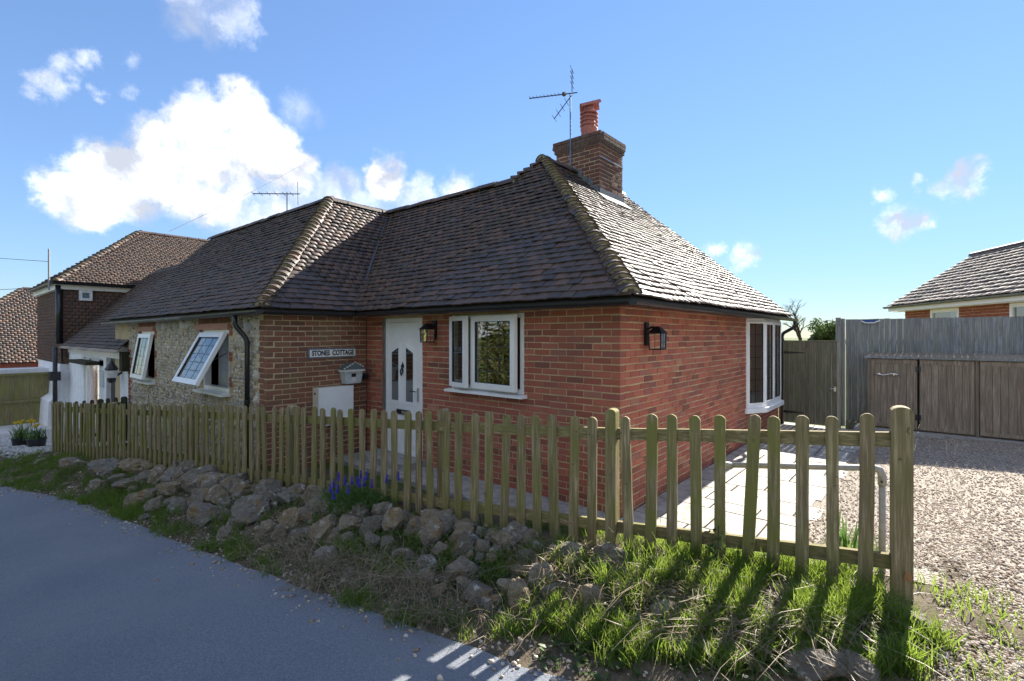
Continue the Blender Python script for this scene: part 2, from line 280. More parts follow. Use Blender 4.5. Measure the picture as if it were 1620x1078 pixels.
# ------------------------------------------------------------------ mesh builder and object helpers
LOC = {}
def link(o, parent=None, basis=None):
    COL.objects.link(o)
    if basis is not None: o.matrix_basis = basis
    if parent is not None:
        o.parent = parent
        L0 = LOC.get(parent.name)
        if L0 is not None: o.matrix_parent_inverse = Matrix.Translation(-L0)
    return o
def tag(o, label, cat=None, group=None):
    o['label'] = label
    if cat: o['category'] = cat
    if group: o['group'] = group
    return o
def thing(name, label, cat, loc, group=None):
    o = bpy.data.objects.new(name, None); o.empty_display_size = .2; COL.objects.link(o); o.location = loc; LOC[o.name] = V(loc)
    return tag(o, label, cat, group)
class MB:
    def __init__(s): s.v = []; s.f = []; s.mi = []; s.cur = 0
    def add(s, vs, fs):
        b = len(s.v); s.v += [tuple(x) for x in vs]; s.f += [tuple(b+i for i in f) for f in fs]; s.mi += [s.cur]*len(fs); return s
    def box(s, o, U, W, H):
        o = V(o); U = V(U); W = V(W); H = V(H)
        if U.cross(W).dot(H) < 0: U, W = W, U
        p = [o, o+U, o+U+W, o+W]; p += [q+H for q in p]
        return s.add(p, [(3, 2, 1, 0), (4, 5, 6, 7), (0, 1, 5, 4), (1, 2, 6, 5), (2, 3, 7, 6), (3, 0, 4, 7)])
    def bx(s, x0, x1, y0, y1, z0, z1): return s.box((x0, y0, z0), (x1-x0, 0, 0), (0, y1-y0, 0), (0, 0, z1-z0))
    def poly(s, pts): return s.add(pts, [tuple(range(len(pts)))])
    def prism(s, pts, ext):
        ext = V(ext); a = [V(p) for p in pts]; n = len(a)
        nrm = sum(((a[i]-a[0]).cross(a[(i+1) % n]-a[0]) for i in range(n)), V((0, 0, 0)))
        if nrm.dot(ext) > 0: a = a[::-1]
        b = [p+ext for p in a]
        return s.add(a+b, [tuple(range(n)), tuple(range(2*n-1, n-1, -1))]+[(i, i+n, (i+1) % n+n, (i+1) % n) for i in range(n)])
    def tube(s, path, r, n=8, cap=True):
        P = [V(p) for p in path]; rr = r if isinstance(r, (list, tuple)) else [r]*len(P); vs = []; pn = None
        for i, p in enumerate(P):
            d = (P[min(i+1, len(P)-1)]-P[max(i-1, 0)]).normalized()
            if pn is None: a = d.orthogonal().normalized()
            else: a = (pn-d*pn.dot(d)).normalized()
            pn = a; b = d.cross(a)
            for k in range(n):
                th = 2*math.pi*k/n; vs.append(p+(a*math.cos(th)+b*math.sin(th))*rr[i])
        fs = [(i*n+k, i*n+(k+1) % n, (i+1)*n+(k+1) % n, (i+1)*n+k) for i in range(len(P)-1) for k in range(n)]
        if cap: fs += [tuple(range(n-1, -1, -1)), tuple((len(P)-1)*n+k for k in range(n))]
        return s.add(vs, fs)
    def lathe(s, c, prof, n=16):
        c = V(c); vs = []; m = len(prof)
        for (r, z) in prof:
            for k in range(n): th = 2*math.pi*k/n; vs.append(c+V((r*math.cos(th), r*math.sin(th), z)))
        fs = [(i*n+k, i*n+(k+1) % n, (i+1)*n+(k+1) % n, (i+1)*n+k) for i in range(m-1) for k in range(n)]
        fs += [tuple(range(n-1, -1, -1)), tuple((m-1)*n+k for k in range(n))]
        return s.add(vs, fs)
    def mesh(s, name, mats, smooth=False):
        me = bpy.data.meshes.new(name); me.from_pydata(s.v, [], s.f)
        for m in (mats if isinstance(mats, (list, tuple)) else [mats]): me.materials.append(MAT[m])
        if any(s.mi): me.polygons.foreach_set('material_index', s.mi)
        if smooth: me.polygons.foreach_set('use_smooth', [True]*len(s.f))
        me.update(); return me
    def obj(s, name, mats, parent=None, smooth=False, basis=None, kind=None):
        o = bpy.data.objects.new(name, s.mesh(name, mats, smooth)); link(o, parent, basis)
        if kind: o['kind'] = kind
        return o
def inst(name, me, parent, basis): return link(bpy.data.objects.new(name, me), parent, basis)
def interp(x, tab):
    if x <= tab[0][0]: return tab[0][1]
    for (a, b), (c, d) in zip(tab, tab[1:]):
        if x <= c: return b+(d-b)*(x-a)/(c-a)
    return tab[-1][1]
def sst(x, a, b): t = max(0, min(1, (x-a)/(b-a))); return t*t*(3-2*t)
# ------------------------------------------------------------------ terrain
FENCE = [(-18, -4.0), (-11.3, -2.93), (-5.86, -2.15), (-3.36, -1.84), (-1.13, -1.55), (.44, -1.27), (2.35, -1.02), (6, -.5), (20, 1)]
TOPZ = [(-11.3, .51), (-5.9, .87), (-3.36, 1.04), (-1.13, 1.175), (.44, 1.265), (2.16, 1.42), (2.6, 1.45)]
def Yf(x): return interp(x, FENCE)
def zf(x): return interp(x, [(-30, -1.35), (-18, -1.0), (-11.3, -.5), (-5.9, -.14), (-3.36, .03), (-1.1, .17), (.44, .27), (2.35, .38), (4, .34), (12, .4), (40, .8)])
def Ye(x): return interp(x, [(-40, -11), (-24, -7.6), (-16, -5.5), (-12, -4.55), (-9.3, -3.9), (-6.8, -3.25), (-3.3, -2.98), (-.3, -2.76), (1, -2.6), (2.5, -2.45), (6, -2.2), (40, 0)])
def zl(x): return interp(x, [(-40, -1.9), (-20, -1.15), (-12, -.75), (-9.3, -.6), (-6.8, -.5), (-3.3, -.25), (-.3, .03), (1, .12), (2.5, .22), (5, .33), (12, .5), (40, 1)])
def zi(x, y):
    g = interp(x, [(-30, -1.4), (-18, -1.0), (-12, -.6), (-8, -.25), (-4.7, 0), (1.6, 0)])
    if x > 1.6: g = interp(x, [(1.6, 0), (2.6, .10), (4.5, .15), (12, .2)])
    return g
def zt(x, y):
    d = y-Yf(x)
    if d >= 0:
        w = 1.05 if x < 1.5 else interp(x, [(1.5, 1.05), (2.6, 4.5), (6, 6)])
        if x < -5: w = .35
        return zf(x)+(zi(x, y)-zf(x))*sst(d, .08, w)
    w = Yf(x)-Ye(x); t = min(1, -d/w)
    return zf(x)+(zl(x)-zf(x))*(.35*t+.65*sst(t, .15, .95))
def hit(px, py):
    """point where the sight line through a place in the photograph meets the terrain"""
    d = FW + RT*((px-CX)/FPX); d = V((d.x, d.y, (HY-py)/FPX)); lo = .5
    for i in range(4000):
        p = CAM+d*lo
        if p.z <= zt(p.x, p.y): break
        lo += .01
    return p
def grid(name, xs, rows, fn, mat, parent=None, smooth=True):
    """sheet over xs (columns) and rows (0..1)"""
    m = MB(); n = len(rows); vs = [fn(x, r) for x in xs for r in rows]
    fs = [(i*n+j, (i+1)*n+j, (i+1)*n+j+1, i*n+j+1) for i in range(len(xs)-1) for j in range(n-1)]
    m.add(vs, fs); o = m.obj(name, mat, parent, smooth); o['kind'] = 'structure'; return o
def lin(a, b, n): return [a+(b-a)*i/(n-1) for i in range(n)]
gx = [-600, -200, -90, -50]+lin(-40, -14, 14)+lin(-13, 8, 43)+[10, 14, 20, 30, 45, 90, 200, 600]
gy = [-600, -200, -80, -40, -24, -16, -12]+lin(-10, 10, 61)+[12, 15, 20, 28, 40, 80, 200, 600]
grid('ground', gx, gy, lambda x, y: (x, y, min(zt(max(-40, min(40, x)), max(-30, min(30, y)))-.06, -.06 if (-14 < x < 1.4 and y > Yf(x)+1) else 9)), 'field')
grid('road', lin(-40, -14, 27)+lin(-13.5, 12, 103)+[16, 22, 30, 40], lin(0, 1, 13), lambda x, r: (x, Ye(x)+.02+.035*noise.noise(V((x*2.1, 3, 0)))+.03*noise.noise(V((x*7, 3, 0)))-r*4.3, zl(x)+.012+.02*math.sin(r*math.pi)), 'asphalt')
def bankz(x, y):
    d = y-Yf(x); e = sst(y-Ye(x), 0, .35)
    a = .05*noise.noise(V((x*1.7, y*1.7, 0)))+.03*noise.noise(V((x*5, y*5, 3)))+.012*noise.noise(V((x*15, y*15, 5)))
    return zt(x, y)+a*e*(1 if d < .2 else max(0, 1-(d-.2)*1.2))
grid('bank', lin(-16, 2.9, 260), lin(0, 1, 44), lambda x, r: (lambda y: (x, y, bankz(x, y)-.004*(r < .01)-.07*(r > .99)))(Ye(x)-.06+r*(Yf(x)+(.95 if x > -4.4 else .45)-Ye(x)+.06)), 'earth')
grid('gravel_drive', lin(1.45, 12, 70), lin(0, 1, 60), lambda x, r: (lambda y: (x, y, zt(x, y)+(.006 if x > 2.7 else -.004)+.018*noise.noise(V((x*1.3, y*1.3, 9)))+.008*noise.noise(V((x*5, y*5, 2)))))(Ye(x)+.0+r*(7.6-Ye(x))) if x > 2.55 else (lambda y: (x, y, zt(x, y)+.004+.012*noise.noise(V((x*1.3, y*1.3, 9)))))(Yf(x)+.25+r*(7.6-Yf(x)-.25)), 'gravel_bed')
grid('neighbour_drive', lin(-34, -11.2, 30), lin(0, 1, 20), lambda x, r: (lambda y: (x, y, zt(x, y)+.02))(Yf(x)-.25+(x < -13)*(-.5)+r*6), 'white_pebble')
# concrete garden path in front of the front wall
m = MB(); m.bx(-4.56, -.02, -.62, -.002, -.12, .004); m.obj('garden_path', 'concrete', None)['kind'] = 'structure'
# paving slabs beside the cottage
pav = MB().bx(.02, 1.5, -.25, 7.2, -.12, -.006).obj('paving', 'earth'); pav['kind'] = 'structure'
sm = MB().bx(-.5, .5, -.5, .5, -.5, .5).mesh('slab', 'slab')
y = -.22; row = 0
while y < 7.1:
    h = random.choice((.3, .45, .45, .6)); x = .03-(.15 if row % 2 else 0)
    while x < 1.5:
        w = random.choice((.45, .6, .6, .45)); x0 = max(x, .03); x1 = min(x+w, 1.5+random.uniform(-.03, .12))
        if x1-x0 > .08:
            b = Matrix.Translation(((x0+x1)/2, y+h/2, -.015+random.uniform(-.002, .003))) @ Matrix.Rotation(random.uniform(-.004, .004), 4, 'X') @ Matrix.Diagonal((x1-x0-.02, h-.02, .05, 1))
            inst('slab', sm, pav, b)
        x += w
    y += h; row += 1
# ------------------------------------------------------------------ brick walls
brick_me = {}
def brick_mesh(mat):
    if mat not in brick_me:
        m = MB(); b = .012; c = .035                      # a unit brick with worn front arrises; front is -Y
        p = [(-.5, .5, -.5), (.5, .5, -.5), (.5, .5, .5), (-.5, .5, .5), (-.5, -.4, -.5), (.5, -.4, -.5), (.5, -.4, .5), (-.5, -.4, .5),
             (-.5+b, -.5, -.5+c), (.5-b, -.5, -.5+c), (.5-b, -.5, .5-c), (-.5+b, -.5, .5-c)]
        m.add(p, [(0, 3, 2, 1), (0, 1, 5, 4), (1, 2, 6, 5), (2, 3, 7, 6), (3, 0, 4, 7), (4, 5, 9, 8), (5, 6, 10, 9), (6, 7, 11, 10), (7, 4, 8, 11), (8, 9, 10, 11)])
        brick_me[mat] = m.mesh('brick', mat)
    return brick_me[mat]
CAND = []                                                  # every brick of the cottage, the nearest become parts of their own
def wall_panel(parent, O, u, n, L, z0, z1, openings, bmat, skip=(0, 0), corner=(None, None), mortar='mortar', reveal=.12, endskip=0, phase=0, wob=0, label=None, cand=True):
    """u: along the wall, n: outward.  openings: (u0,u1,z0,z1).  corner: depth of the first brick on even/odd courses"""
    O = V(O); u = V(u); n = V(n); up = V((0, 0, 1)); m = MB()
    us = sorted({0, L, *[a for o in openings for a in o[:2]]}); zs = sorted({z0, z1, *[a for o in openings for a in o[2:]]})
    us = [a for a in us if 0 <= a <= L]; zs = [a for a in zs if z0 <= a <= z1]
    P = lambda a, z, d=0: O+u*a+up*z+n*d
    fl = (u.cross(up)).dot(n) > 0
    def q(a, b, c, d): m.poly([a, b, c, d] if fl else [d, c, b, a])
    for a0, a1 in zip(us, us[1:]):
        for b0, b1 in zip(zs, zs[1:]):
            if any(o[0] <= (a0+a1)/2 <= o[1] and o[2] <= (b0+b1)/2 <= o[3] for o in openings): continue
            q(P(a0, b0, -.007), P(a1, b0, -.007), P(a1, b1, -.007), P(a0, b1, -.007))
    for (a0, a1, b0, b1) in openings:
        for (s, e) in (((a0, b0), (a0, b1)), ((a1, b1), (a1, b0)), ((a0, b1), (a1, b1)), ((a1, b0), (a0, b0))):
            q(P(s[0], s[1], -.007), P(e[0], e[1], -.007), P(e[0], e[1], -reveal), P(s[0], s[1], -reveal))
    w = m.obj('brick_wall', mortar, parent)
    if label: w['label'] = label
    out = []; nc = int(math.ceil((z1-z0)/.075))
    for k in range(nc):
        zb = z0+k*.075+.006; ztp = min(zb+.063, z1-.002)
        if ztp-zb < .02: continue
        odd = k % 2; a = skip[odd]; first = True
        half = (odd+phase) % 2 and corner == (None, None)
        while a < L-.03:
            ln = .215
            if first and half: ln = .1025
            b = min(a+ln, L-(endskip if odd else 0))
            if L-b < .06: b = L-(endskip if odd else 0)
            dep = .03
            if first and corner[odd]: dep = corner[odd]
            segs = [(a, b)]
            for (o0, o1, p0, p1) in openings:
                if p0 < zb+.05 and p1 > zb+.015:
                    ns = []
                    for s0, s1 in segs:
                        if s1 <= o0 or s0 >= o1: ns.append((s0, s1)); continue
                        if s0 < o0-.03: ns.append((s0, o0))
                        if s1 > o1+.03: ns.append((o1, s1))
                    segs = ns
            for s0, s1 in segs:
                if s1-s0 < .03: continue
                j = random.uniform(-.004, .003); dz = random.uniform(-.003, .003)
                wz = wob*noise.noise(V((s0*.9, zb*.6, 1.3)))
                out.append((P(s0, zb+dz+wz, 0)+n*j, s1-s0+random.uniform(-.002, .002), ztp-zb+random.uniform(-.003, .002), dep))
            a = b+.0125; first = False
    for (p, ln, h, dep) in out: CAND.append((w, bmat, p, u, n, ln, h, dep, cand))
    return w
def finish_bricks(limit=300):
    vis = []
    for i, c in enumerate(CAND):
        if not c[8]: continue
        ctr = c[2]+c[3]*c[5]/2; d = (ctr-CAM).length
        f = abs((CAM-ctr).normalized().dot(c[4])); vis.append((-(f*c[5]*c[6])/d/d, i))
    vis.sort(); top = {i for _, i in vis[:limit]}; rest = {}
    for i, (w, bm, p, u, n, ln, h, dep, _) in enumerate(CAND):
        ctr = p+u*ln/2+V((0, 0, h/2))-n*dep/2
        ax = V((0, 0, 1)).cross(n)                              # local X so that local Y points inward
        R = Matrix((ax.to_4d(), (-n).to_4d(), V((0, 0, 1, 0)), V((0, 0, 0, 1)))).transposed(); R[3][0:3] = (0, 0, 0); R[0][3] = R[1][3] = R[2][3] = 0
        if i in top:
            b = Matrix.Translation(ctr) @ R @ Matrix.Rotation(random.uniform(-.006, .006), 4, 'Y') @ Matrix.Diagonal((ln, dep, h, 1))
            inst('brick', brick_mesh(bm), w, b)
        else:
            m = rest.setdefault((w.name, bm), (MB(), w))[0]; a = ax*ln/2; b = -n*dep/2; c = V((0, 0, h/2))
            jit = lambda: V((random.uniform(-.002, .002), random.uniform(-.002, .002), random.uniform(-.0025, .0025)))
            e = .006
            pts = [ctr+a*sx+b*sy+c*sz for sy in (1,) for sx, sz in ((-1, -1), (1, -1), (1, 1), (-1, 1))]
            f1 = [ctr+a*sx-b*.78+c*sz for sx, sz in ((-1, -1), (1, -1), (1, 1), (-1, 1))]
            f2 = [ctr+a*sx*(1-.02)-b+c*sz*.93+jit() for sx, sz in ((-1, -1), (1, -1), (1, 1), (-1, 1))]
            m.add(pts+f1+f2, [(0, 1, 5, 4), (1, 2, 6, 5), (2, 3, 7, 6), (3, 0, 4, 7), (4, 5, 9, 8), (5, 6, 10, 9), (6, 7, 11, 10), (7, 4, 8, 11), (8, 9, 10, 11)])
    for (wn, bm), (m, w) in rest.items(): m.obj('brickwork', bm, w, kind='stuff')
# ------------------------------------------------------------------ tiled roofs
tile_me = {}
def tile_mesh(mat):
    if mat not in tile_me:
        m = MB()                                            # unit tile: X along the eave, Y up the slope, Z out; slightly cambered
        xs = (-.5, -.17, .17, .5); cam_ = (0, .25, .25, 0) if mat == 'tile' else (0, 0, 0, 0)
        for yy in (-.5, .5):
            for z0 in (-.5, .5):
                for x, c in zip(xs, cam_): m.v.append((x, yy, z0+c))
        f = []
        for i in range(3): f += [(4+i, 5+i, 13+i, 12+i), (i, 8+i, 9+i, 1+i), (i, 1+i, 5+i, 4+i), (8+i, 12+i, 13+i, 9+i)]
        f += [(0, 4, 12, 8), (3, 11, 15, 7)]; m.f = f; m.mi = [0]*len(f)
        tile_me[mat] = m.mesh('roof_tile', mat)
    return tile_me[mat]
TCAND = []
def roof_face(parent, pts, mat='tile', gauge=.112, tw=.165, thick=.017, cand=False, sag=.0, lift=.02):
    """pts[0]->pts[1] is the eave (left to right seen from outside)"""
    P = [V(p) for p in pts]; e = (P[1]-P[0]).normalized(); nrm = V((0, 0, 0))
    for i in range(1, len(P)-1): nrm += (P[i]-P[0]).cross(P[i+1]-P[0])
    nrm.normalize()
    if nrm.z < 0: nrm = -nrm
    s = nrm.cross(e).normalized()
    if s.z < 0: s = -s
    loc = [((p-P[0]).dot(e), (p-P[0]).dot(s)) for p in P]; bmax = max(b for _, b in loc)
    def span(b):
        xs = []
        for (a0, b0), (a1, b1) in zip(loc, loc[1:]+loc[:1]):
            if (b0 <= b < b1) or (b1 <= b < b0): xs.append(a0+(a1-a0)*(b-b0)/(b1-b0))
        return (min(xs), max(xs)) if len(xs) >= 2 else None
    k = 0; b = 0
    while b < bmax-.02:
        sp = span(b+.02); sp2 = span(min(b+gauge*.9, bmax-.005)) or sp
        if sp:
            a0 = min(sp[0], sp2[0]); a1 = max(sp[1], sp2[1]); a = math.floor(a0/tw)*tw-(tw/2 if k % 2 else 0)-tw/2+random.uniform(-.015, .015)
            while a < a1:
                x0 = max(a, a0-.01); x1 = min(a+tw, a1+.01); a += tw
                if x1-x0 < .04: continue
                ln = gauge+.055; tb = b+random.uniform(-.006, .006); dr = random.gauss(0, .0028)
                ctr = P[0]+e*((x0+x1)/2)+s*(tb+ln/2-.0)
                sg = -sag*math.sin(max(0, min(1, b/bmax))*math.pi)+.012*noise.noise(ctr*.9)
                tilt = .17+random.gauss(0, .028 if mat == 'tile' else .012); roll = random.gauss(0, .008 if mat == 'tile' else .003)
                ctr = ctr+nrm*(lift+sg+dr)
                R = Matrix((e.to_4d(), s.to_4d(), nrm.to_4d(), V((0, 0, 0, 1)))).transposed()
                R[0][3] = R[1][3] = R[2][3] = 0; R[3][0] = R[3][1] = R[3][2] = 0; R[3][3] = 1
                M = Matrix.Translation(ctr) @ R @ Matrix.Rotation(-tilt, 4, 'X') @ Matrix.Rotation(roll, 4, 'Y') @ Matrix.Rotation(random.gauss(0, .012), 4, 'Z') @ Matrix.Diagonal((x1-x0-.003, ln, thick, 1))
                TCAND.append((parent, mat, M, ctr, nrm, cand))
        b += gauge; k += 1
def finish_tiles(limit=300):
    sc = sorted((-(max(.02, c[4].dot((CAM-c[3]).normalized()))/(CAM-c[3]).length_squared), i) for i, c in enumerate(TCAND) if c[5])
    top = {i for _, i in sc[:limit]}; rest = {}
    base = {}
    for i, (par, mat, M, ctr, nrm, _) in enumerate(TCAND):
        me = tile_mesh(mat)
        if i in top: inst('roof_tile', me, par, M); continue
        if mat not in base: base[mat] = (np.array([v.co[:]+(1,) for v in me.vertices]), [tuple(p.vertices) for p in me.polygons])
        rest.setdefault((par.name, mat), (par, []))[1].append(M)
    for (pn, mat), (par, Ms) in rest.items():
        bv, bf = base[mat]; A = np.array([np.array(M) for M in Ms]); vs = np.einsum('nij,kj->nki', A, bv)[:, :, :3].reshape(-1, 3)
        n = len(bv); loops = np.array([i for f in bf for i in f]); cnt = [len(f) for f in bf]; assert set(cnt) == {4}
        allf = (loops[None, :]+(np.arange(len(Ms))*n)[:, None]).reshape(-1)
        nf = len(bf)*len(Ms); me = bpy.data.meshes.new('roof_tiles'); me.vertices.add(len(vs)); me.vertices.foreach_set('co', vs.reshape(-1))
        me.loops.add(len(allf)); me.loops.foreach_set('vertex_index', allf.astype(np.int32)); me.polygons.add(nf)
        me.polygons.foreach_set('loop_start', np.arange(nf, dtype=np.int32)*4)
        me.materials.append(MAT[mat]); me.update(calc_edges=True)
        o = bpy.data.objects.new('roof_tiles', me); link(o, par); o['kind'] = 'stuff'
def arch_mesh(name, L, r0, r1, ang, th, mats, seg=8, mortar=True, flat=0):
    """half round tile along +Y (lower end at y=0), opening downwards; mortar bed closes the lower end"""
    m = MB(); vs = []
    for y, r in ((0, r0), (L, r1)):
        for rr in (r, r-th):
            for k in range(seg+1):
                a = -ang+2*ang*k/seg; vs.append((rr*math.sin(a), y, rr*math.cos(a)-r1))
    n = seg+1; f = []
    for k in range(seg):
        f += [(k, k+1, 2*n+k+1, 2*n+k), (n+k+1, n+k, 3*n+k, 3*n+k+1), (k, n+k, n+k+1, k+1)]
    f += [(0, 2*n, 3*n, n), (seg, n+seg, 3*n+seg, 2*n+seg)]
    m.add(vs, f)
    if mortar:
        m.cur = 1; a = [(vs[n+k][0], .012, vs[n+k][2]) for k in range(seg+1)]
        m.add(a, [tuple(range(len(a)))])
    return m.mesh(name, mats)
def axis_matrix(p, d, up):
    y = V(d).normalized(); x = y.cross(V(up)).normalized(); z = x.cross(y)
    M = Matrix((x.to_4d(), y.to_4d(), z.to_4d(), V((0, 0, 0, 1)))).transposed()
    M[0][3], M[1][3], M[2][3] = p; M[3][0] = M[3][1] = M[3][2] = 0; M[3][3] = 1
    return M
bonnet = arch_mesh('hip_tile', .24, .135, .085, 1.12, .014, ['tile', 'hip_mortar'])
ridge_t = arch_mesh('ridge_tile', .44, .125, .12, 1.35, .014, ['tile', 'hip_mortar'], 10)
def hip(parent, p0, p1, step=.135):
    p0 = V(p0); p1 = V(p1); d = (p1-p0); L = d.length; d.normalize(); k = 0
    while k*step < L-.03:
        p = p0+d*(k*step)+V((0, 0, .075))
        M = axis_matrix(p, d, (0, 0, 1)) @ Matrix.Rotation(-.13+random.gauss(0, .05), 4, 'X') @ Matrix.Rotation(random.gauss(0, .10), 4, 'Y') @ Matrix.Rotation(random.gauss(0, .08), 4, 'Z')
        inst('hip_tile', bonnet, parent, M); k += 1
def ridge(parent, p0, p1, dz=.08):
    p0 = V(p0); p1 = V(p1); d = (p1-p0); L = d.length; d.normalize(); k = 0
    while k*.42 < L-.1:
        p = p0+d*(k*.42)+V((0, 0, dz+.01*noise.noise(V((k*.7, L, 0)))))
        inst('ridge_tile', ridge_t, parent, axis_matrix(p, d, (0, 0, 1)) @ Matrix.Rotation(random.gauss(0, .012), 4, 'X') @ Matrix.Rotation(random.gauss(0, .04), 4, 'Y')); k += 1
def gutter(parent, p0, p1, mat='black_plastic', r=.056, out=(0, -1, 0)):
    p0 = V(p0); p1 = V(p1); d = (p1-p0).normalized(); w = V(out); m = MB(); n = 8; vs = []
    for p in (p0, p1):
        for rr in (r, r-.006):
            for k in range(n+1):
                a = math.pi*k/n; vs.append(p+w*(-math.cos(a)*rr)+V((0, 0, -math.sin(a)*rr)))
    q = n+1; f = []
    for k in range(n): f += [(k, 2*q+k, 2*q+k+1, k+1), (q+k, q+k+1, 3*q+k+1, 3*q+k)]
    f += [(0, q, 3*q, 2*q), (n, 2*q+n, 3*q+n, q+n)]; m.add(vs, f)
    m.add([V(x) for x in vs[:q]], [tuple(range(q))]); m.add([V(x) for x in vs[2*q:3*q]], [tuple(range(q-1, -1, -1))])
    g = m.obj('gutter', mat, parent); L = (p1-p0).length; k = .3
    while k < L:                                             # unions and brackets
        c = p0+d*k; mm = MB(); rr = r+.006; vs = []
        for dd in (-.018, .018):
            for j in range(n+1): a = math.pi*j/n; vs.append(c+d*dd+w*(-math.cos(a)*rr)+V((0, 0, -math.sin(a)*rr+.006)))
        mm.add(vs, [(j, j+1, q+j+1, q+j) for j in range(n)]); mm.obj('gutter_bracket', mat, g); k += .9
    return g
# ================================================================== the cottage
COT = thing('cottage', 'low red brick and flint cottage with dark tiled hip roofs behind picket fence', 'house', (-2.3, 2, 0))
WX = -4.58; BY = -1.6; WL = -11.66
FWIN = (-2.545, -1.285, 1.17, 2.155); FDOOR = (-4.12, -3.17, .03, 2.14)
# walls (front faces -Y, side faces +X)
wall_panel(COT, (0, 0, 0), (-1, 0, 0), (0, -1, 0), 4.58, -.15, 2.24, [(1.285, 2.545, 1.17, 2.155), (3.17, 4.12, -.15, 2.14)], 'brick', (0, .1125), (.1025, None), label='shaded red brick front wall with door and window')
BAY = (4.62, 6.58, .56, 2.17)
wall_panel(COT, (0, 0, 0), (0, 1, 0), (1, 0, 0), 7.0, -.15, 2.24, [(4.66, 6.54, .6, 2.17)], 'brick', (.1125, 0), (None, .1025), label='long red brick side wall facing the paved strip')
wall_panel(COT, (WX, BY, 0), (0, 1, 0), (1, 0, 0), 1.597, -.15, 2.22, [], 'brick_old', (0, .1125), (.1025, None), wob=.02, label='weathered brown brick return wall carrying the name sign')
# flint wall with brick quoins and window dressings
FL = MB(); w1 = (-10.75, -9.75, .92, 1.96); w2 = (-7.05, -5.9, .98, 1.97)
def rectwall(m, x0, x1, z0, z1, y, ops, dep=.14):
    xs = sorted({x0, x1, *[a for o in ops for a in o[:2]]}); zs = sorted({z0, z1, *[a for o in ops for a in o[2:]]})
    for a0, a1 in zip(xs, xs[1:]):
        for b0, b1 in zip(zs, zs[1:]):
            if any(o[0] <= (a0+a1)/2 <= o[1] and o[2] <= (b0+b1)/2 <= o[3] for o in ops): continue
            m.poly([(a0, y, b0), (a1, y, b0), (a1, y, b1), (a0, y, b1)])
    for (a0, a1, b0, b1) in ops:
        m.poly([(a0, y, b0), (a0, y, b1), (a0, y+dep, b1), (a0, y+dep, b0)]); m.poly([(a1, y, b1), (a1, y, b0), (a1, y+dep, b0), (a1, y+dep, b1)])
        m.poly([(a0, y, b1), (a1, y, b1), (a1, y+dep, b1), (a0, y+dep, b1)]); m.poly([(a1, y, b0), (a0, y, b0), (a0, y+dep, b0), (a1, y+dep, b0)])
rectwall(FL, -13.0, WX-.02, -.7, 2.22, BY+.008, [w1, w2])
flw = FL.obj('flint_wall', 'mortar', COT); flw['label'] = 'rough flint wall with brick dressings and two white windows'
ico = []
def icos():
    t = (1+5**.5)/2; v = [(-1, t, 0), (1, t, 0), (-1, -t, 0), (1, -t, 0), (0, -1, t), (0, 1, t), (0, -1, -t), (0, 1, -t), (t, 0, -1), (t, 0, 1), (-t, 0, -1), (-t, 0, 1)]
    f = [(0, 11, 5), (0, 5, 1), (0, 1, 7), (0, 7, 10), (0, 10, 11), (1, 5, 9), (5, 11, 4), (11, 10, 2), (10, 7, 6), (7, 1, 8), (3, 9, 4), (3, 4, 2), (3, 2, 6), (3, 6, 8), (3, 8, 9), (4, 9, 5), (2, 4, 11), (6, 2, 10), (8, 6, 7), (9, 8, 1)]
    v = np.array(v)/np.linalg.norm(v[0]); return v, np.array(f)
IV, IF = icos()
OV = np.array([(1, 0, 0), (-1, 0, 0), (0, 1, 0), (0, -1, 0), (0, 0, 1), (0, 0, -1)], float); OF = np.array([(0, 2, 4), (2, 1, 4), (1, 3, 4), (3, 0, 4), (2, 0, 5), (1, 2, 5), (3, 1, 5), (0, 3, 5)])
def scatter_mesh(name, bv, bf, pos, rad, mat, parent=None, jit=.25, kind='stuff', squash=None, smooth=False):
    pos = np.array(pos); N = len(pos); n = len(bv); rad = np.array(rad).reshape(N, -1)
    ang = np.random.rand(N)*6.283; ca, sa = np.cos(ang), np.sin(ang)
    vs = np.repeat(bv[None], N, 0)*(1+np.random.uniform(-jit, jit, (N, n, 1)))
    x = vs[..., 0]*ca[:, None]-vs[..., 2]*sa[:, None]; z = vs[..., 0]*sa[:, None]+vs[..., 2]*ca[:, None]
    vs = np.stack([x, vs[..., 1], z], -1)*(rad[:, None, :] if rad.shape[1] == 3 else rad[:, :, None])+pos[:, None, :]
    fs = (bf[None]+(np.arange(N)*n)[:, None, None]).reshape(-1, 3)
    return np_mesh(name, vs.reshape(-1, 3), fs, mat, parent, kind, smooth)
def np_mesh(name, vs, fs, mat, parent=None, kind='stuff', smooth=False):
    k = fs.shape[1]; me = bpy.data.meshes.new(name); me.vertices.add(len(vs)); me.vertices.foreach_set('co', np.ascontiguousarray(vs, dtype=np.float32).reshape(-1))
    me.loops.add(fs.size); me.loops.foreach_set('vertex_index', fs.reshape(-1).astype(np.int32)); me.polygons.add(len(fs))
    me.polygons.foreach_set('loop_start', np.arange(len(fs), dtype=np.int32)*k)
    if smooth: me.polygons.foreach_set('use_smooth', np.ones(len(fs), dtype=bool))
    me.materials.append(MAT[mat]); me.update(calc_edges=True)
    o = bpy.data.objects.new(name, me); link(o, parent)
    if kind: o['kind'] = kind
    return o
ps, rs = [], []
z = -.6; r_ = 0
def dressed(x, zc):
    for (a0, a1, b0, b1) in (w1, w2):
        if a0-.06 < x < a1+.06 and b0-.1 < zc < b1+.24: return True
        if (a0-.17 < x < a0 or a1 < x < a1+.19) and b0 < zc < b1 and ((zc-b0) % .42) < .2: return True
    return False
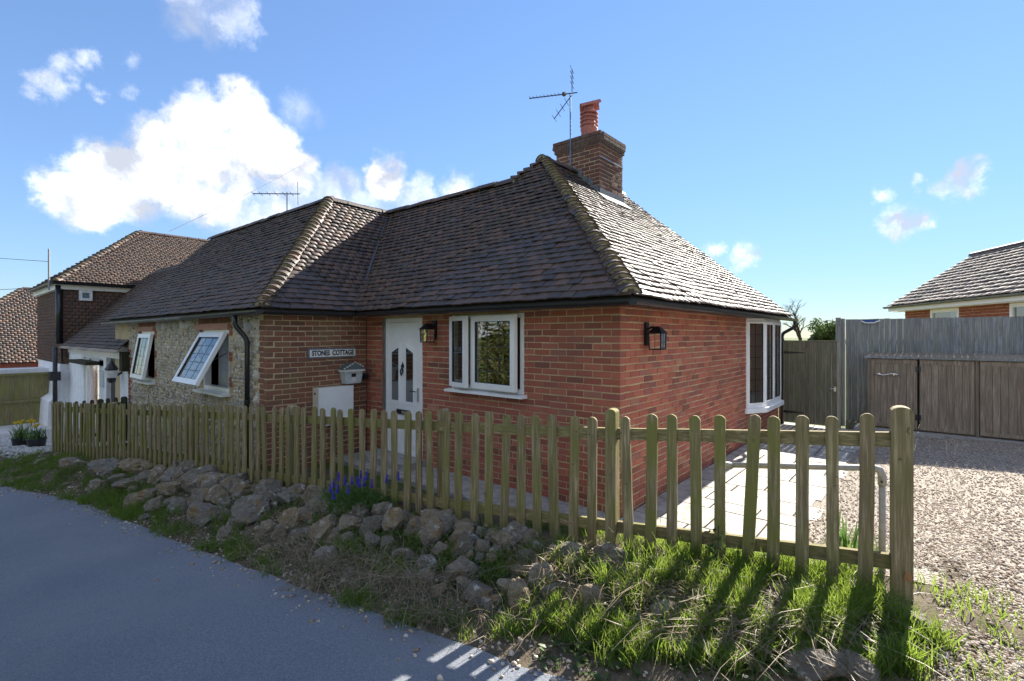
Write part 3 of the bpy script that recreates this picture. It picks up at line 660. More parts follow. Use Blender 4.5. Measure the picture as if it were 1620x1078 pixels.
while z < 2.2:
    x = -11.7+random.uniform(0, .05)
    while x < WX-.24:
        if not dressed(x, z):
            ps.append((x, BY+.012+random.uniform(-.004, .008), z+random.uniform(-.012, .012))); a = random.uniform(.02, .042); rs.append((a, random.uniform(.012, .03), a*random.uniform(.8, 1.5)))
        x += random.uniform(.048, .075)
    z += .056
scatter_mesh('flint', IV, IF, ps, rs, 'flint', flw)
big = MB()                                                  # larger rag stones under the eaves and at the corner
bst = MB(); 
def lump(w, h, d, seed):
    m = MB(); vs = []; rnd = random.Random(seed)
    for v in IV: vs.append((v[0]*w*rnd.uniform(.85, 1.1), v[1]*d*rnd.uniform(.8, 1.1), v[2]*h*rnd.uniform(.85, 1.1)))
    m.add(vs, [tuple(f) for f in IF]); return m.mesh('rag_stone', 'flint')
lumps = [lump(.13, .10, .05, i) for i in range(5)]
for i, (x, zz) in enumerate([(-9.45, 2.08), (-9.1, 2.07), (-8.75, 2.09), (-8.4, 2.06), (-8.05, 2.08), (-7.75, 2.07), (-5.45, 2.05), (-5.2, 2.0), (-4.95, 2.06), (-5.55, .8), (-6.3, .75), (-8.6, .6), (-4.92, 1.3), (-4.9, .95), (-4.93, .6), (-7.6, .55)]):
    inst('rag_stone', lumps[i % 5], flw, Matrix.Translation((x, BY+.005, zz)) @ Matrix.Rotation(random.uniform(-.4, .4), 4, 'Y') @ Matrix.Diagonal((random.uniform(.8, 1.2), 1, random.uniform(.8, 1.1), 1)))
def one_brick(parent, mat, x0, x1, y, z0, z1, dep=.04):
    b = Matrix.Translation(((x0+x1)/2, y+dep/2, (z0+z1)/2)) @ Matrix.Diagonal((x1-x0, dep, z1-z0, 1)); return inst('brick', brick_mesh(mat), parent, b)
for (a0, a1, b0, b1) in (w1, w2):
    for k in range(3):
        for j in range(2):
            zz = b0+.1+k*.4+j*.08
            one_brick(flw, 'brick_red', a1+.015, a1+.12, BY-.004, zz, zz+.068); one_brick(flw, 'brick_red', a0-.12, a0-.015, BY-.004, zz, zz+.068)
    MB().bx(a0-.18, a1+.08, BY-.05, BY+.1, b1+.005, b1+.095).obj('lintel', 'lintel', flw)
    x = a0-.17
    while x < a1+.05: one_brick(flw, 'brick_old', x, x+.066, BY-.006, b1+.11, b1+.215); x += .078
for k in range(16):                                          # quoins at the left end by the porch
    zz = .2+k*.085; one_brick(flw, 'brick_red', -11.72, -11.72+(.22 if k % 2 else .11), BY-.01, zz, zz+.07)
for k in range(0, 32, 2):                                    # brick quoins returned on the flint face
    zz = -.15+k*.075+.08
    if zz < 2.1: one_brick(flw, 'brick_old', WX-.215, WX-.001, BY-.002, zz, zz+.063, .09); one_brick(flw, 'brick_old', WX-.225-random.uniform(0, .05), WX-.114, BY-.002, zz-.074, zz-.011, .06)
# closed back walls, floor
m = MB(); m.bx(-13, -12.9, BY+.05, 3.6, -.7, 2.3); m.bx(-13, -.02, 6.9, 7.0, -.2, 2.3); m.bx(-12.9, 0-.03, .2, 6.9, -.02, .01); m.obj('back_wall', 'brick_red', COT)
# roofs --------------------------------------------------------------
ZE = 2.25; FS = 1.007; AP = V((-2.73, 2.38, 4.95)); AP2 = V((-2.73, 5.35, 4.95)); RZ = 4.56; RY = -.3+(RZ-ZE)/FS
BA = V((-6.75, .57, 4.57)); EB = V((-4.43, -1.75, 2.24)); JN = V((-6.75, RY, RZ+.005)); BL = -13.0
VB = V((-4.43, -.3, 2.245)); CE = V((.3, -.3, ZE)); CR = V((.3, 6.75, ZE))
LH = V((-2.73-(AP.z-RZ)/.891, RY, RZ))                       # where the left hip of the high roof meets the long ridge
dk = MB()
for f in ([VB, CE, AP, LH, JN], [CE, CR, AP2, AP], [EB, VB, JN, BA], [(BL, -1.75, 2.24), EB, BA, (BL, .57, 4.57)], [CR, (-5.7, 6.75, ZE), AP2],
          [AP, AP2, (-5.7, 6.75, ZE), LH], [LH, (-5.7, 6.75, ZE), (-9.1, 6.75, ZE), JN], [BA, JN, (-9.1, 6.75, ZE), (BL, 3.0, ZE), (BL, .57, 4.57)]):
    dk.poly([V(p)-V((0, 0, .03)) for p in f])
dk.poly([(BL, -1.75, 2.2), (BL, .57, 4.54), (BL, 3, 2.2)])
roof = dk.obj('roof', 'deck', COT)
roof_face(roof, [VB, CE, AP, LH, JN], cand=True, sag=.03)
roof_face(roof, [CE, CR, AP2, AP], 'tile', cand=True, sag=.03)
roof_face(roof, [EB, VB, JN, BA], cand=True, sag=.02)
roof_face(roof, [(BL, -1.75, 2.24), EB, BA, (BL, .57, 4.57)], cand=True, sag=.04)
hip(roof, CE+V((-.03, .03, .0)), AP); hip(roof, EB+V((-.03, .03, 0)), BA)
ridge(roof, AP+V((0, -.12, 0)), AP2-V((0, .45, 0))); ridge(roof, LH+V((.1, 0, 0)), JN); ridge(roof, BA+V((.05, 0, 0)), (BL, .57, 4.57)); ridge(roof, BA+V((0, -.05, 0)), JN); hip(roof, LH, AP+V((0, 0, -.03)))
# valley lead
vm = MB(); d = (JN-VB); sd = V((d.y, -d.x, 0)).normalized()*.022
vm.poly([VB-sd+V((0, 0, .045)), VB+sd+V((0, 0, .045)), JN+sd+V((0, 0, .045)), JN-sd+V((0, 0, .045))]); vm.obj('valley_lead', 'lead', roof)
# soffit, fascia and gutters
sf = MB(); sf.bx(-4.35, .26, -.27, .0, 2.19, 2.215); sf.bx(.0, .26, .01, 6.72, 2.19, 2.215); sf.bx(-4.57, -4.46, -1.72, -.28, 2.19, 2.215); sf.bx(-12.95, -4.58, -1.72, -1.6, 2.19, 2.215); sf.obj('soffit', 'black_plastic', COT)
gutter(COT, (-4.28, -.345, 2.225), (.34, -.345, 2.225)); gutter(COT, (.345, -.40, 2.225), (.345, 6.85, 2.215), out=(1, 0, 0)); gutter(COT, (-4.39, -1.8, 2.22), (-4.39, -.36, 2.225), out=(1, 0, 0))
gutter(COT, (-13.1, -1.8, 2.18), (-7.3, -1.8, 2.2), 'grey_gutter'); gutter(COT, (-7.28, -1.8, 2.2), (-4.33, -1.8, 2.22))
def downpipe(parent, path, mat='black_plastic', r=.034):
    o = MB().tube(path, r, 12).obj('downpipe', mat, parent, True)
    for zc in (1.75, .9):
        p = V(path[-1]); c = V((p.x, p.y, zc)); MB().tube([c, c+V((0, 0, .05))], r+.008, 12).obj('pipe_clip', mat, o)
    return o
downpipe(COT, [(-5.14, -1.8, 2.17), (-5.14, -1.8, 2.05), (-5.13, -1.78, 2.0), (-5.07, -1.69, 1.86), (-5.06, -1.665, 1.78), (-5.06, -1.665, -.1)])
downpipe(COT, [(.345, 6.8, 2.18), (.345, 6.8, 2.08), (.3, 6.84, 2.03), (.1, 7.0, 1.93), (.06, 7.05, 1.86), (.06, 7.05, 0)])
# chimney --------------------------------------------------------------
chx0, chx1, chy0, chy1 = -3.13, -2.165, 3.31, 4.19
wall_panel(COT, (chx1, chy0, 0), (-1, 0, 0), (0, -1, 0), chx1-chx0, 3.9, 5.40, [], 'brick_chimney', (0, .1125), (.1025, None), endskip=.0, label='weathered chimney stack face')
wall_panel(COT, (chx1, chy0, 0), (0, 1, 0), (1, 0, 0), chy1-chy0, 3.9, 5.40, [], 'brick_chimney', (.1125, 0), (None, .1025), label='weathered chimney stack side')
m = MB(); m.bx(chx0, chx1-.12, chy0+.12, chy1, 3.9, 5.38); chs = m.obj('chimney_core', 'brick_chimney', COT)
for k, o_ in enumerate((.03, .055, .05)):                     # corbelled courses, brick by brick
    zz = 5.405+k*.075
    MB().bx(chx0-o_+.02, chx1+o_-.02, chy0-o_+.02, chy1+o_-.02, zz-.008, zz+.073).obj('corbel_bed', 'mortar_grey', chs)
    x = chx1+o_
    while x > chx0-o_+.03:
        w = .215 if not (k % 2 and x > chx1) else .1025; x0 = max(x-w, chx0-o_); one_brick(chs, 'brick_sooty', x0, x-.01, chy0-o_, zz, zz+.065, .1); x -= w+.0
    y = chy0-o_+.105
    while y < chy1+o_-.03:
        y1 = min(y+(.215 if k % 2 else .22), chy1+o_)
        inst('brick', brick_mesh('brick_sooty'), chs, Matrix.Translation((chx1+o_-.05, (y+y1)/2, zz+.0325)) @ Matrix.Rotation(math.pi/2, 4, 'Z') @ Matrix.Diagonal((y1-y-.01, .1, .065, 1))); y = y1
m = MB(); m.prism([(chx0-.02, chy0-.02, 5.625), (chx1+.02, chy0-.02, 5.625), (chx1-.22, chy0+.2, 5.7), (chx0+.22, chy0+.2, 5.7)], (0, chy1-chy0-.15, 0)); m.obj('flaunching', 'mortar_grey', chs)
fl = MB()
for k in range(5):                                           # stepped lead flashing down the front face
    x = chx1-.02-k*.12; zr = ZE+.891*(.3-x)+.05; fl.bx(x-.12, x, chy0-.014, chy0-.004, zr-.02, zr+.13+.04*(k % 2))
fl.bx(chx1+.004, chx1+.02, chy0-.02, chy1+.02, ZE+.891*(.3-chx1)+.0, ZE+.891*(.3-chx1)+.13)
fl.box((chx1-.01, chy0-.1, ZE+.891*(.3-chx1)+.05), (.2, 0, -.2*.891), (0, chy1-chy0+.15, 0), (.004, 0, .006)); fl.obj('flashing', 'leadflash', chs)
MB().bx(chx1+.003, chx1+.012, chy0+.0, chy1, 5.15, 5.175).obj('stack_band', 'galv', chs)
pt = thing('chimney_pot', 'red terracotta louvred pot with hood on top of brick chimney', 'chimney pot', (-2.58, 3.62, 5.68))
pc = (-2.58, 3.62, 5.62)
MB().lathe(pc, [(.15, 0), (.15, .12), (.155, .2), (.165, .22), (.165, .25), (.14, .27), (.14, .5), (.13, .5)], 20).obj('pot_body', 'terracotta', pt, True)
for k in range(4): MB().lathe((pc[0], pc[1], pc[2]+.29+k*.075), [(.14, 0), (.175, .008), (.178, .02), (.14, .045)], 20).obj('louvre', 'terracotta', pt, True)
MB().lathe((pc[0], pc[1], pc[2]+.58), [(.12, 0), (.10, .04), (.10, .10)], 16).obj('pot_neck', 'terracotta', pt, True)
hm = arch_mesh('hood', .38, .155, .155, 1.3, .02, ['terracotta', 'terracotta'], 10, False)
inst('hood', hm, pt, axis_matrix((pc[0]+.15, pc[1]+.12, pc[2]+.80), (-.76, -.6, -.22), (0, 0, 1)) @ Matrix.Rotation(.1, 4, 'Y'))
# aerial
ae = thing('tv_aerial', 'yagi television aerial on a blue pole strapped to the chimney', 'aerial', (-2.77, 3.26, 5.3))
MB().tube([(-2.77, 3.26, 5.1), (-2.77, 3.26, 5.75), (-2.775, 3.26, 6.48)], .013, 8).obj('mast', 'blue_pole', ae)
b0 = V((-2.72, 3.24, 6.46)); b1 = V((-3.52, 2.95, 6.50)); MB().tube([b0+(b0-b1)*.12, b1], .011, 6).obj('boom', 'alu', ae)
ax = (b1-b0).normalized(); sd = ax.cross(V((0, 0, 1))).normalized()
for k in range(9):
    c = b0+(b1-b0)*(.3+k*.085); MB().tube([c-sd*.055+V((0, 0, .01)), c+sd*.055+V((0, 0, .01))], .005, 5).obj('director', 'alu', ae)
c = b0+(b1-b0)*.18; MB().box(c-V((.03, .03, .03)), (.06, 0, 0), (0, .06, 0), (0, 0, .06)).obj('dipole_box', 'black_plastic', ae)
for s_ in (-1, 1):
    e0 = b0+V((0, 0, .03*s_)); e1 = e0-ax*(-.1)+V((0, 0, .42*s_))-ax*(.1 if s_ > 0 else -.25)
    MB().tube([e0, e1], .009, 6).obj('reflector_arm', 'alu', ae)
    for k in range(4):
        c = e0+(e1-e0)*(.3+k*.23); MB().tube([c-sd*.16, c+sd*.16], .005, 5).obj('reflector', 'alu', ae)
ae2 = thing('tv_aerial', 'small distant television aerial standing up behind the left roof ridge', 'aerial', (-8.9, .75, 4.5))
MB().tube([(-8.9, .75, 4.4), (-8.9, .75, 5.18)], .012, 6).obj('mast', 'alu', ae2)
MB().tube([(-9.75, .35, 5.22), (-8.6, .9, 5.12)], .011, 6).obj('boom', 'alu', ae2)
for k in range(7):
    c = V((-9.75, .35, 5.22)).lerp(V((-8.6, .9, 5.12)), k/6); MB().tube([c-V((.03, -.06, .03)), c+V((.03, -.06, .03))] if k < 6 else [c-V((.08, 0, .25)), c+V((-.1, .0, .3))], .006, 5).obj('director', 'alu', ae2)
# windows and doors ------------------------------------------------------
def frame_rect(m, P, u, n, a0, a1, b0, b1, w, d0, d1):
    """rectangular frame of bar width w between depths d0,d1 along n"""
    up = V((0, 0, 1))
    for (x0, x1, z0, z1) in ((a0, a0+w, b0, b1), (a1-w, a1, b0, b1), (a0+w, a1-w, b0, b0+w), (a0+w, a1-w, b1-w, b1)):
        m.box(P+u*x0+up*z0+n*d0, u*(x1-x0), n*(d1-d0), up*(z1-z0))
def sash(win, P, u, n, w, h, cols, rows, basis=None, fw=.06, bar=True, th=.055):
    m = MB(); P = V(P); u = V(u); n = V(n); frame_rect(m, P, u, n, 0, w, 0, h, fw, 0, th)
    s = m.obj('sash', 'upvc', win, False, basis); up = V((0, 0, 1))
    g = MB(); frame_rect(g, P, u, n, fw-.002, w-fw+.002, fw-.002, h-fw+.002, .008, th*.45, th*.8); g.obj('gasket', 'rubber', s)
    gl = MB(); q = [P+u*fw+up*fw+n*th*.5, P+u*(w-fw)+up*fw+n*th*.5, P+u*(w-fw)+up*(h-fw)+n*th*.5, P+u*fw+up*(h-fw)+n*th*.5]; gl.poly(q); gl.obj('pane', 'glass', s)
    for i in range(1, cols):
        c = P+u*(fw+(w-2*fw)*i/cols-.004)+up*fw+n*(th*.5-.003); MB().box(c, u*.008, n*.006, up*(h-2*fw)).obj('lead_came', 'lead', s)
    for j in range(1, rows):
        c = P+u*fw+up*(fw+(h-2*fw)*j/rows-.004)+n*(th*.5-.0035); MB().box(c, u*(w-2*fw), n*.007, up*.008).obj('lead_came', 'lead', s)
    return s
# front window, two sashes ajar
x0, x1, z0, z1 = FWIN; X = V((1, 0, 0)); NY = V((0, -1, 0))
m = MB(); frame_rect(m, V((x0, 0, z0)), X, NY, 0, x1-x0, 0, z1-z0, .055, -.06, .008); m.box(V((-2.16, .06, z0+.055)), (.06, 0, 0), (0, -.068, 0), (0, 0, z1-z0-.11))
win = m.obj('window', 'upvc', COT); win['label'] = 'white casement window with leaded panes, both sashes ajar'
piv = V((x0+.02, -.01, 0)); sash(win, (x0+.02, -.012, z0+.03), X, NY, .40, z1-z0-.05, 2, 4, Matrix.Translation(piv) @ Matrix.Rotation(-.22, 4, 'Z') @ Matrix.Translation(-piv))
piv = V((-2.10, -.01, 0)); sash(win, (-2.125, -.012, z0+.03), X, NY, .80, z1-z0-.05, 3, 5, Matrix.Translation(piv) @ Matrix.Rotation(-.08, 4, 'Z') @ Matrix.Translation(-piv), .075)
MB().prism([(x0-.05, -.11, z0-.045), (x0-.05, -.11, z0-.015), (x0-.05, .03, z0), (x0-.05, .03, z0-.045)], (x1-x0+.1, 0, 0)).obj('sill', 'upvc', win)
def drape(parent, name, mat, x0, x1, y, z0, z1, n=24, amp=.03, freq=55):
    m = MB(); vs = []
    for i in range(n+1):
        x = x0+(x1-x0)*i/n; yy = y+amp*math.sin(x*freq)
        vs += [(x, yy, z0), (x, yy, z1)]
    m.add(vs, [(2*i, 2*i+2, 2*i+3, 2*i+1) for i in range(n)]); return m.obj(name, mat, parent, True)
tag(drape(None, 'curtain', 'curtain', -2.55, -2.25, .22, 1.05, 2.15), 'cream curtain hanging inside the front window, left', 'curtain', 'window curtains'); 
tag(drape(None, 'curtain', 'curtain', -1.5, -1.25, .22, 1.05, 2.15), 'cream curtain hanging inside the front window, right', 'curtain', 'window curtains')
# flint wall windows (P-shape top hung)
def tophung(o, ang, cols, rows):
    a0, a1, b0, b1 = o; m = MB(); frame_rect(m, V((a0, BY, b0)), X, NY, 0, a1-a0, 0, b1-b0, .06, -.12, -.02); wn = m.obj('window', 'upvc', COT)
    piv = V((0, BY-.02, b1-.05)); B = Matrix.Translation(piv) @ Matrix.Rotation(-ang, 4, 'X') @ Matrix.Translation(-piv)
    sash(wn, (a0+.04, BY+.0, b0+.045), X, NY, a1-a0-.08, b1-b0-.1, cols, rows, B, .085)
    MB().prism([(a0-.08, BY-.12, b0-.05), (a0-.08, BY-.12, b0-.015), (a0-.08, BY+.06, b0+.005), (a0-.08, BY+.06, b0-.05)], (a1-a0+.12, 0, 0)).obj('sill', 'upvc', wn)
    if ang > .3:
        for xx in (a0+.1, a1-.1):
            e = B @ V((xx, BY-.0, b0+.45)); MB().tube([(xx, BY-.0, b0+.62), e], .007, 6).obj('window_stay', 'lead', wn)
    return wn
tophung(w1, .16, 3, 4)['label'] = 'small white leaded window slightly open by the porch'
tophung(w2, .47, 3, 5)['label'] = 'white top hung leaded window propped wide open'
tag(drape(None, 'net_curtain', 'net', -7.05, -5.9, BY+.25, .9, 1.95, 40, .03, 40), 'white net curtain behind the wide open window', 'curtain')
tag(drape(None, 'net_curtain', 'curtain', -10.75, -9.75, BY+.3, .9, 1.95, 30, .03, 40), 'cream blind behind the small window near the porch', 'curtain')
m = MB(); m.bx(-12.9, -.3, .55, .6, 0, 2.15); m.bx(-1.6, -1.55, .6, 6.9, 0, 2.15); m.obj('inner_wall', 'room', COT)
# bow window on the side wall
bp = [V((0, 4.62, 0)), V((.2, 5.0, 0)), V((.2, 6.2, 0)), V((0, 6.58, 0))]
bw = MB(); 
bw.prism([(p.x, p.y, .60) for p in bp]+[(-.1, 6.58, .6), (-.1, 4.62, .6)], (0, 0, .06)); bw.prism([(p.x, p.y, 2.12) for p in bp]+[(-.1, 6.58, 2.12), (-.1, 4.62, 2.12)], (0, 0, .06))
for p in bp: bw.bx(p.x-.03, p.x+.012, p.y-.022, p.y+.022, .6, 2.15)
bow = bw.obj('window', 'upvc', COT); bow['label'] = 'white bow window with leaded panes on the side wall'
for a, b, nn in ((bp[0], bp[1], 1), (bp[1], bp[2], 2), (bp[2], bp[3], 1)):
    u = (b-a).normalized(); n_ = V((u.y, -u.x, 0)); L = (b-a).length
    for k in range(nn): sash(bow, a+u*(.02+k*L/nn)+n_*-.03+V((0, 0, .66)), u, n_, L/nn-.04, 1.46, 2, 7, None, .03 if nn == 1 else .045)
bs = MB(); bs.prism([(-.0, 4.52, .52), (.04, 4.52, .52), (.26, 4.94, .52), (.26, 6.26, .52), (.03, 6.66, .52), (0, 6.66, .52)], (0, 0, .03)); bs.prism([(.0, 4.54, .55), (.04, 4.54, .55), (.26, 4.95, .55), (.26, 6.25, .55), (.03, 6.64, .55), (0, 6.64, .55)], (0, 0, .05)); bs.obj('sill', 'upvc', bow)
cv = MB(); vs = []
for i in range(60): yy = 4.65+i*.0325; vs += [(-.03+.02*math.sin(yy*60), yy, .62), (-.03+.02*math.sin(yy*60), yy, 2.15)]
cv.add(vs, [(2*i, 2*i+2, 2*i+3, 2*i+1) for i in range(59)]); tag(cv.obj('blind', 'curtain', None, True), 'cream vertical blind behind the bow window', 'blind')
orn = thing('figurine', 'small pale figurine on the sill inside the bow window', 'figurine', (.02, 4.9, .66))
MB().lathe((.02, 4.9, .66), [(.045, 0), (.05, .02), (.03, .06), (.045, .13), (.02, .19)], 10).obj('figurine_body', 'porcelain', orn, True); MB().lathe((.02, 4.9, .85), [(.008, 0), (.028, .03), (.0, .065)], 8).obj('figurine_head', 'porcelain', orn, True)
# front door
dx0, dx1, dz0, dz1 = FDOOR
m = MB(); frame_rect(m, V((dx0, 0, dz0)), X, NY, 0, .08, 0, dz1-dz0, .04, -.07, .012); m.bx(dx0, dx0+.1, -.012, .07, dz0, dz1); m.bx(dx1-.06, dx1, -.012, .07, dz0, dz1); m.bx(dx0+.1, dx1-.06, -.012, .07, dz1-.06, dz1); m.bx(dx0+.1, dx1-.06, -.05, .07, dz0, dz0+.05)
fr_ = m.obj('door_frame', 'upvc', COT)
door = MB().bx(dx0+.105, dx1-.065, .005, .06, dz0+.055, dz1-.065).obj('door', 'upvc', COT); door['label'] = 'white panelled front door with two narrow pointed lights'
dw = dx1-.065-(dx0+.105); cx0 = dx0+.105
for s_, a in ((0, cx0+.11), (1, cx0+dw*.5+.07)):
    wd = .17; hh = (dz0+.86, dz0+1.56); tip = (a+wd, hh[1]+.12) if s_ == 0 else (a, hh[1]+.12)
    outer = [(a-.035, hh[0]-.05), (a+wd+.035, hh[0]-.05), (a+wd+.035, hh[1]+(.17 if s_ == 0 else .07)), (a-.035, hh[1]+(.07 if s_ == 0 else .17))]
    inner = [(a, hh[0]), (a+wd, hh[0]), (a+wd, hh[1]+(.11 if s_ == 0 else .03)), (a, hh[1]+(.03 if s_ == 0 else .11))]
    mm = MB()
    for i in range(4):
        j = (i+1) % 4; mm.prism([(outer[i][0], -.006, outer[i][1]), (outer[j][0], -.006, outer[j][1]), (inner[j][0], -.006, inner[j][1]), (inner[i][0], -.006, inner[i][1])], (0, .014, 0))
    mm.obj('moulding', 'upvc', door)
    MB().prism([(p[0], .001, p[1]) for p in inner], (0, .003, 0)).obj('door_light', 'black_plastic', door)
    MB().poly([(p[0], -.001, p[1]) for p in inner]).obj('pane', 'glass', door)
for s_ in (0, 1):
    a = cx0+.1+s_*(dw*.5-.03); mm = MB(); frame_rect(mm, V((a, .005, dz0+.2)), X, NY, 0, .2, 0, .42, .03, -.004, .012); mm.obj('moulding', 'upvc', door)
mm = MB(); mm.bx(cx0+dw*.5-.15, cx0+dw*.5+.15, -.014, .006, dz0+.66, dz0+.73); mm.obj('letterbox', 'black_metal', door); MB().bx(cx0+dw*.5-.02, cx0+dw*.5+.13, -.018, -.012, dz0+.675, dz0+.715).obj('letterbox_flap', 'chrome', door)
MB().tube([(cx0+dw*.5, -.02, dz0+1.36), (cx0+dw*.5+.03, -.03, dz0+1.31), (cx0+dw*.5, -.035, dz0+1.25), (cx0+dw*.5-.03, -.03, dz0+1.31), (cx0+dw*.5, -.02, dz0+1.36)], .012, 6).obj('knocker', 'black_metal', door)
MB().lathe((cx0+dw*.5, -.01, dz0+1.36), [(.01, 0), (.03, .02), (.012, .06), (0, .1)], 8).obj('knocker_plate', 'black_metal', door)
hd = MB(); hd.bx(dx1-.115, dx1-.085, -.012, .005, dz0+.88, dz0+1.08); hd.tube([(dx1-.1, -.01, dz0+1.03), (dx1-.1, -.05, dz0+1.03), (dx1-.23, -.055, dz0+1.03)], .009, 6); hd.obj('door_handle', 'chrome', door)
MB().bx(dx0+.1, dx1-.06, -.06, .0, dz0+.05, dz0+.075).obj('weather_bar', 'chrome', door)
ds = MB().bx(dx0-.1, dx1+.1, -.42, -.003, -.02, .09).obj('doorstep', 'concrete', None); tag(ds, 'low dark doorstep below the white front door', 'step')
# lanterns
def lantern(loc, nrm, label):
    """box lantern on a back plate; nrm: horizontal direction out of the wall"""
    p = V(loc); n = V(nrm); u = V((-n.y, n.x, 0)); up = V((0, 0, 1)); t = thing('wall_lantern', label, 'lantern', loc, 'box lanterns on the brick walls')
    MB().box(p-u*.04-up*.09, u*.08, n*.025, up*.26).obj('back_plate', 'black_metal', t)
    MB().tube([p+up*.09+n*.02, p+up*.115+n*.07, p+up*.11+n*.13], .013, 8).obj('arm', 'black_metal', t)
    c = p+n*.14; b = MB(); w = .066; wt = .07
    B0 = [c+u*a*w+n*q*w-up*.13 for a, q in ((-1, -1), (1, -1), (1, 1), (-1, 1))]; T0 = [c+u*a*wt+n*q*wt+up*.05 for a, q in ((-1, -1), (1, -1), (1, 1), (-1, 1))]
    for i in range(4):
        b.tube([B0[i], T0[i]], .008, 4); b.tube([B0[i], B0[(i+1) % 4]], .009, 4); b.tube([T0[i], T0[(i+1) % 4]], .009, 4)
        mid0 = (B0[i]+B0[(i+1) % 4])/2; mid1 = (T0[i]+T0[(i+1) % 4])/2; b.tube([mid0, mid1], .003, 4)
    b.poly(B0[::-1]); b.obj('cage', 'black_metal', t)
    g = MB()
    for i in range(4): j = (i+1) % 4; g.poly([B0[i], B0[j], T0[j], T0[i]])
    g.obj('lantern_glass', 'glass', t)
    r = MB(); W2 = .088; R0 = [c+u*a*W2+n*q*W2+up*.045 for a, q in ((-1, -1), (1, -1), (1, 1), (-1, 1))]; R1 = [c+u*a*.02+n*q*.02+up*.125 for a, q in ((-1, -1), (1, -1), (1, 1), (-1, 1))]
    r.add(R0+R1, [(3, 2, 1, 0), (4, 5, 6, 7)]+[(i, (i+1) % 4, (i+1) % 4+4, i+4) for i in range(4)]); r.obj('lantern_roof', 'black_metal', t)
    MB().lathe(c-up*.12, [(.018, 0), (.022, .03), (.022, .1), (.006, .12)], 8).obj('bulb', 'porcelain', t, True)
lantern((-2.90, 0, 1.92), (0, -1, 0), 'black box lantern on shaded front wall between door and window')
lantern((0, .60, 1.86), (1, 0, 0), 'black box lantern on the side wall near the brick corner')
# name sign on the return wall (faces +X)
sg = thing('name_sign', 'white oblong sign reading STONES COTTAGE in a dark patterned border', 'sign', (WX+.01, -.61, 1.6))
MB().box((WX+.002, -1.015, 1.535), (0, .80, 0), (0, 0, .155), (.016, 0, 0)).obj('border', 'sign_grey', sg)
MB().box((WX+.018, -.985, 1.558), (0, .765, 0), (0, 0, .108), (.004, 0, 0)).obj('panel', 'sign_white', sg)
def text(parent, s, loc, size, width, mat, rz, name='lettering', bold=.006, space=1.0):
    cu = bpy.data.curves.new(name, 'FONT'); cu.body = s; cu.size = size; cu.extrude = .0015; cu.offset = bold; cu.align_x = 'CENTER'; cu.align_y = 'CENTER'; cu.space_character = space
    o = bpy.data.objects.new(name, cu); COL.objects.link(o); bpy.context.view_layer.update()
    me = bpy.data.meshes.new_from_object(o); bpy.data.objects.remove(o); me.materials.clear(); me.materials.append(MAT[mat])
    xs = [v.co.x for v in me.vertices]; k = width/(max(xs)-min(xs))
    B = Matrix.Translation(loc) @ Matrix.Rotation(rz, 4, 'Z') @ Matrix.Rotation(math.pi/2, 4, 'X') @ Matrix.Diagonal((k, 1, 1, 1))
    return inst(name, me, parent, B)
text(sg, 'STONES  COTTAGE', (WX+.0235, -.603, 1.611), .105, .70, 'ink', math.pi/2, bold=.004)
MB().lathe((WX+.006, -.66, 1.695), [(.012, 0), (.012, .006)], 8).obj('screw_lug', 'porcelain', sg)
# letterbox
mbx = thing('mailbox', 'grey plastic mailbox with a pitched lid below the name sign', 'mailbox', (WX, -.32, 1.15))
def pxz(m, pts, x0, x1): m.prism([(x0, a, b) for a, b in pts], (x1-x0, 0, 0)); return m
pxz(MB(), [(-.45, 1.13), (-.20, 1.13), (-.16, 1.315), (-.49, 1.315)], WX+.003, WX+.14).obj('box_body', 'mail_light', mbx)
pxz(MB(), [(-.51, 1.315), (-.14, 1.315), (-.14, 1.347), (-.51, 1.347)], WX+.003, WX+.17).obj('rim', 'porcelain', mbx)
pxz(MB(), [(-.51, 1.347), (-.14, 1.347), (-.25, 1.43), (-.325, 1.452), (-.40, 1.43)], WX+.003, WX+.155).obj('lid', 'mail_grey', mbx)
MB().bx(WX+.14, WX+.145, -.365, -.29, 1.14, 1.23).obj('plaque', 'porcelain', mbx); MB().bx(WX+.14, WX+.146, -.365, -.29, 1.232, 1.285).obj('emblem', 'ink', mbx)
MB().tube([(WX+.05, -.10, 1.22), (WX+.05, -.03, 1.22)], .05, 12).obj('newspaper_holder', 'black_plastic', mbx)
for k in range(8):
    a = -.51+k*.046; zz = 1.35+min(a+.53, -.12-a)*.5; MB().bx(WX+.156, WX+.162, a, a+.03, zz, zz+.018).obj('lid_trim', 'porcelain', mbx)
mt = thing('meter_box', 'white utility meter box on the brown brick return wall', 'meter box', (WX, -.65, .6))
MB().bx(WX+.002, WX+.17, -.93, -.37, .62, 1.10).obj('cabinet', 'cream_paint', mt); MB().bx(WX+.17, WX+.192, -.935, -.365, .615, 1.105).obj('cabinet_door', 'box_white', mt); MB().bx(WX+.01, WX+.1, -.8, -.5, .52, .615).obj('base_cover', 'box_white', mt)
MB().tube([(WX+.04, -.62, .53), (WX+.05, -.63, .1)], .022, 10).obj('meter_pipe', 'box_white', mt)
MB().bx(WX+.05, WX+.09, -.934, -.93, 1.0, 1.03).obj('lock', 'black_plastic', mt)
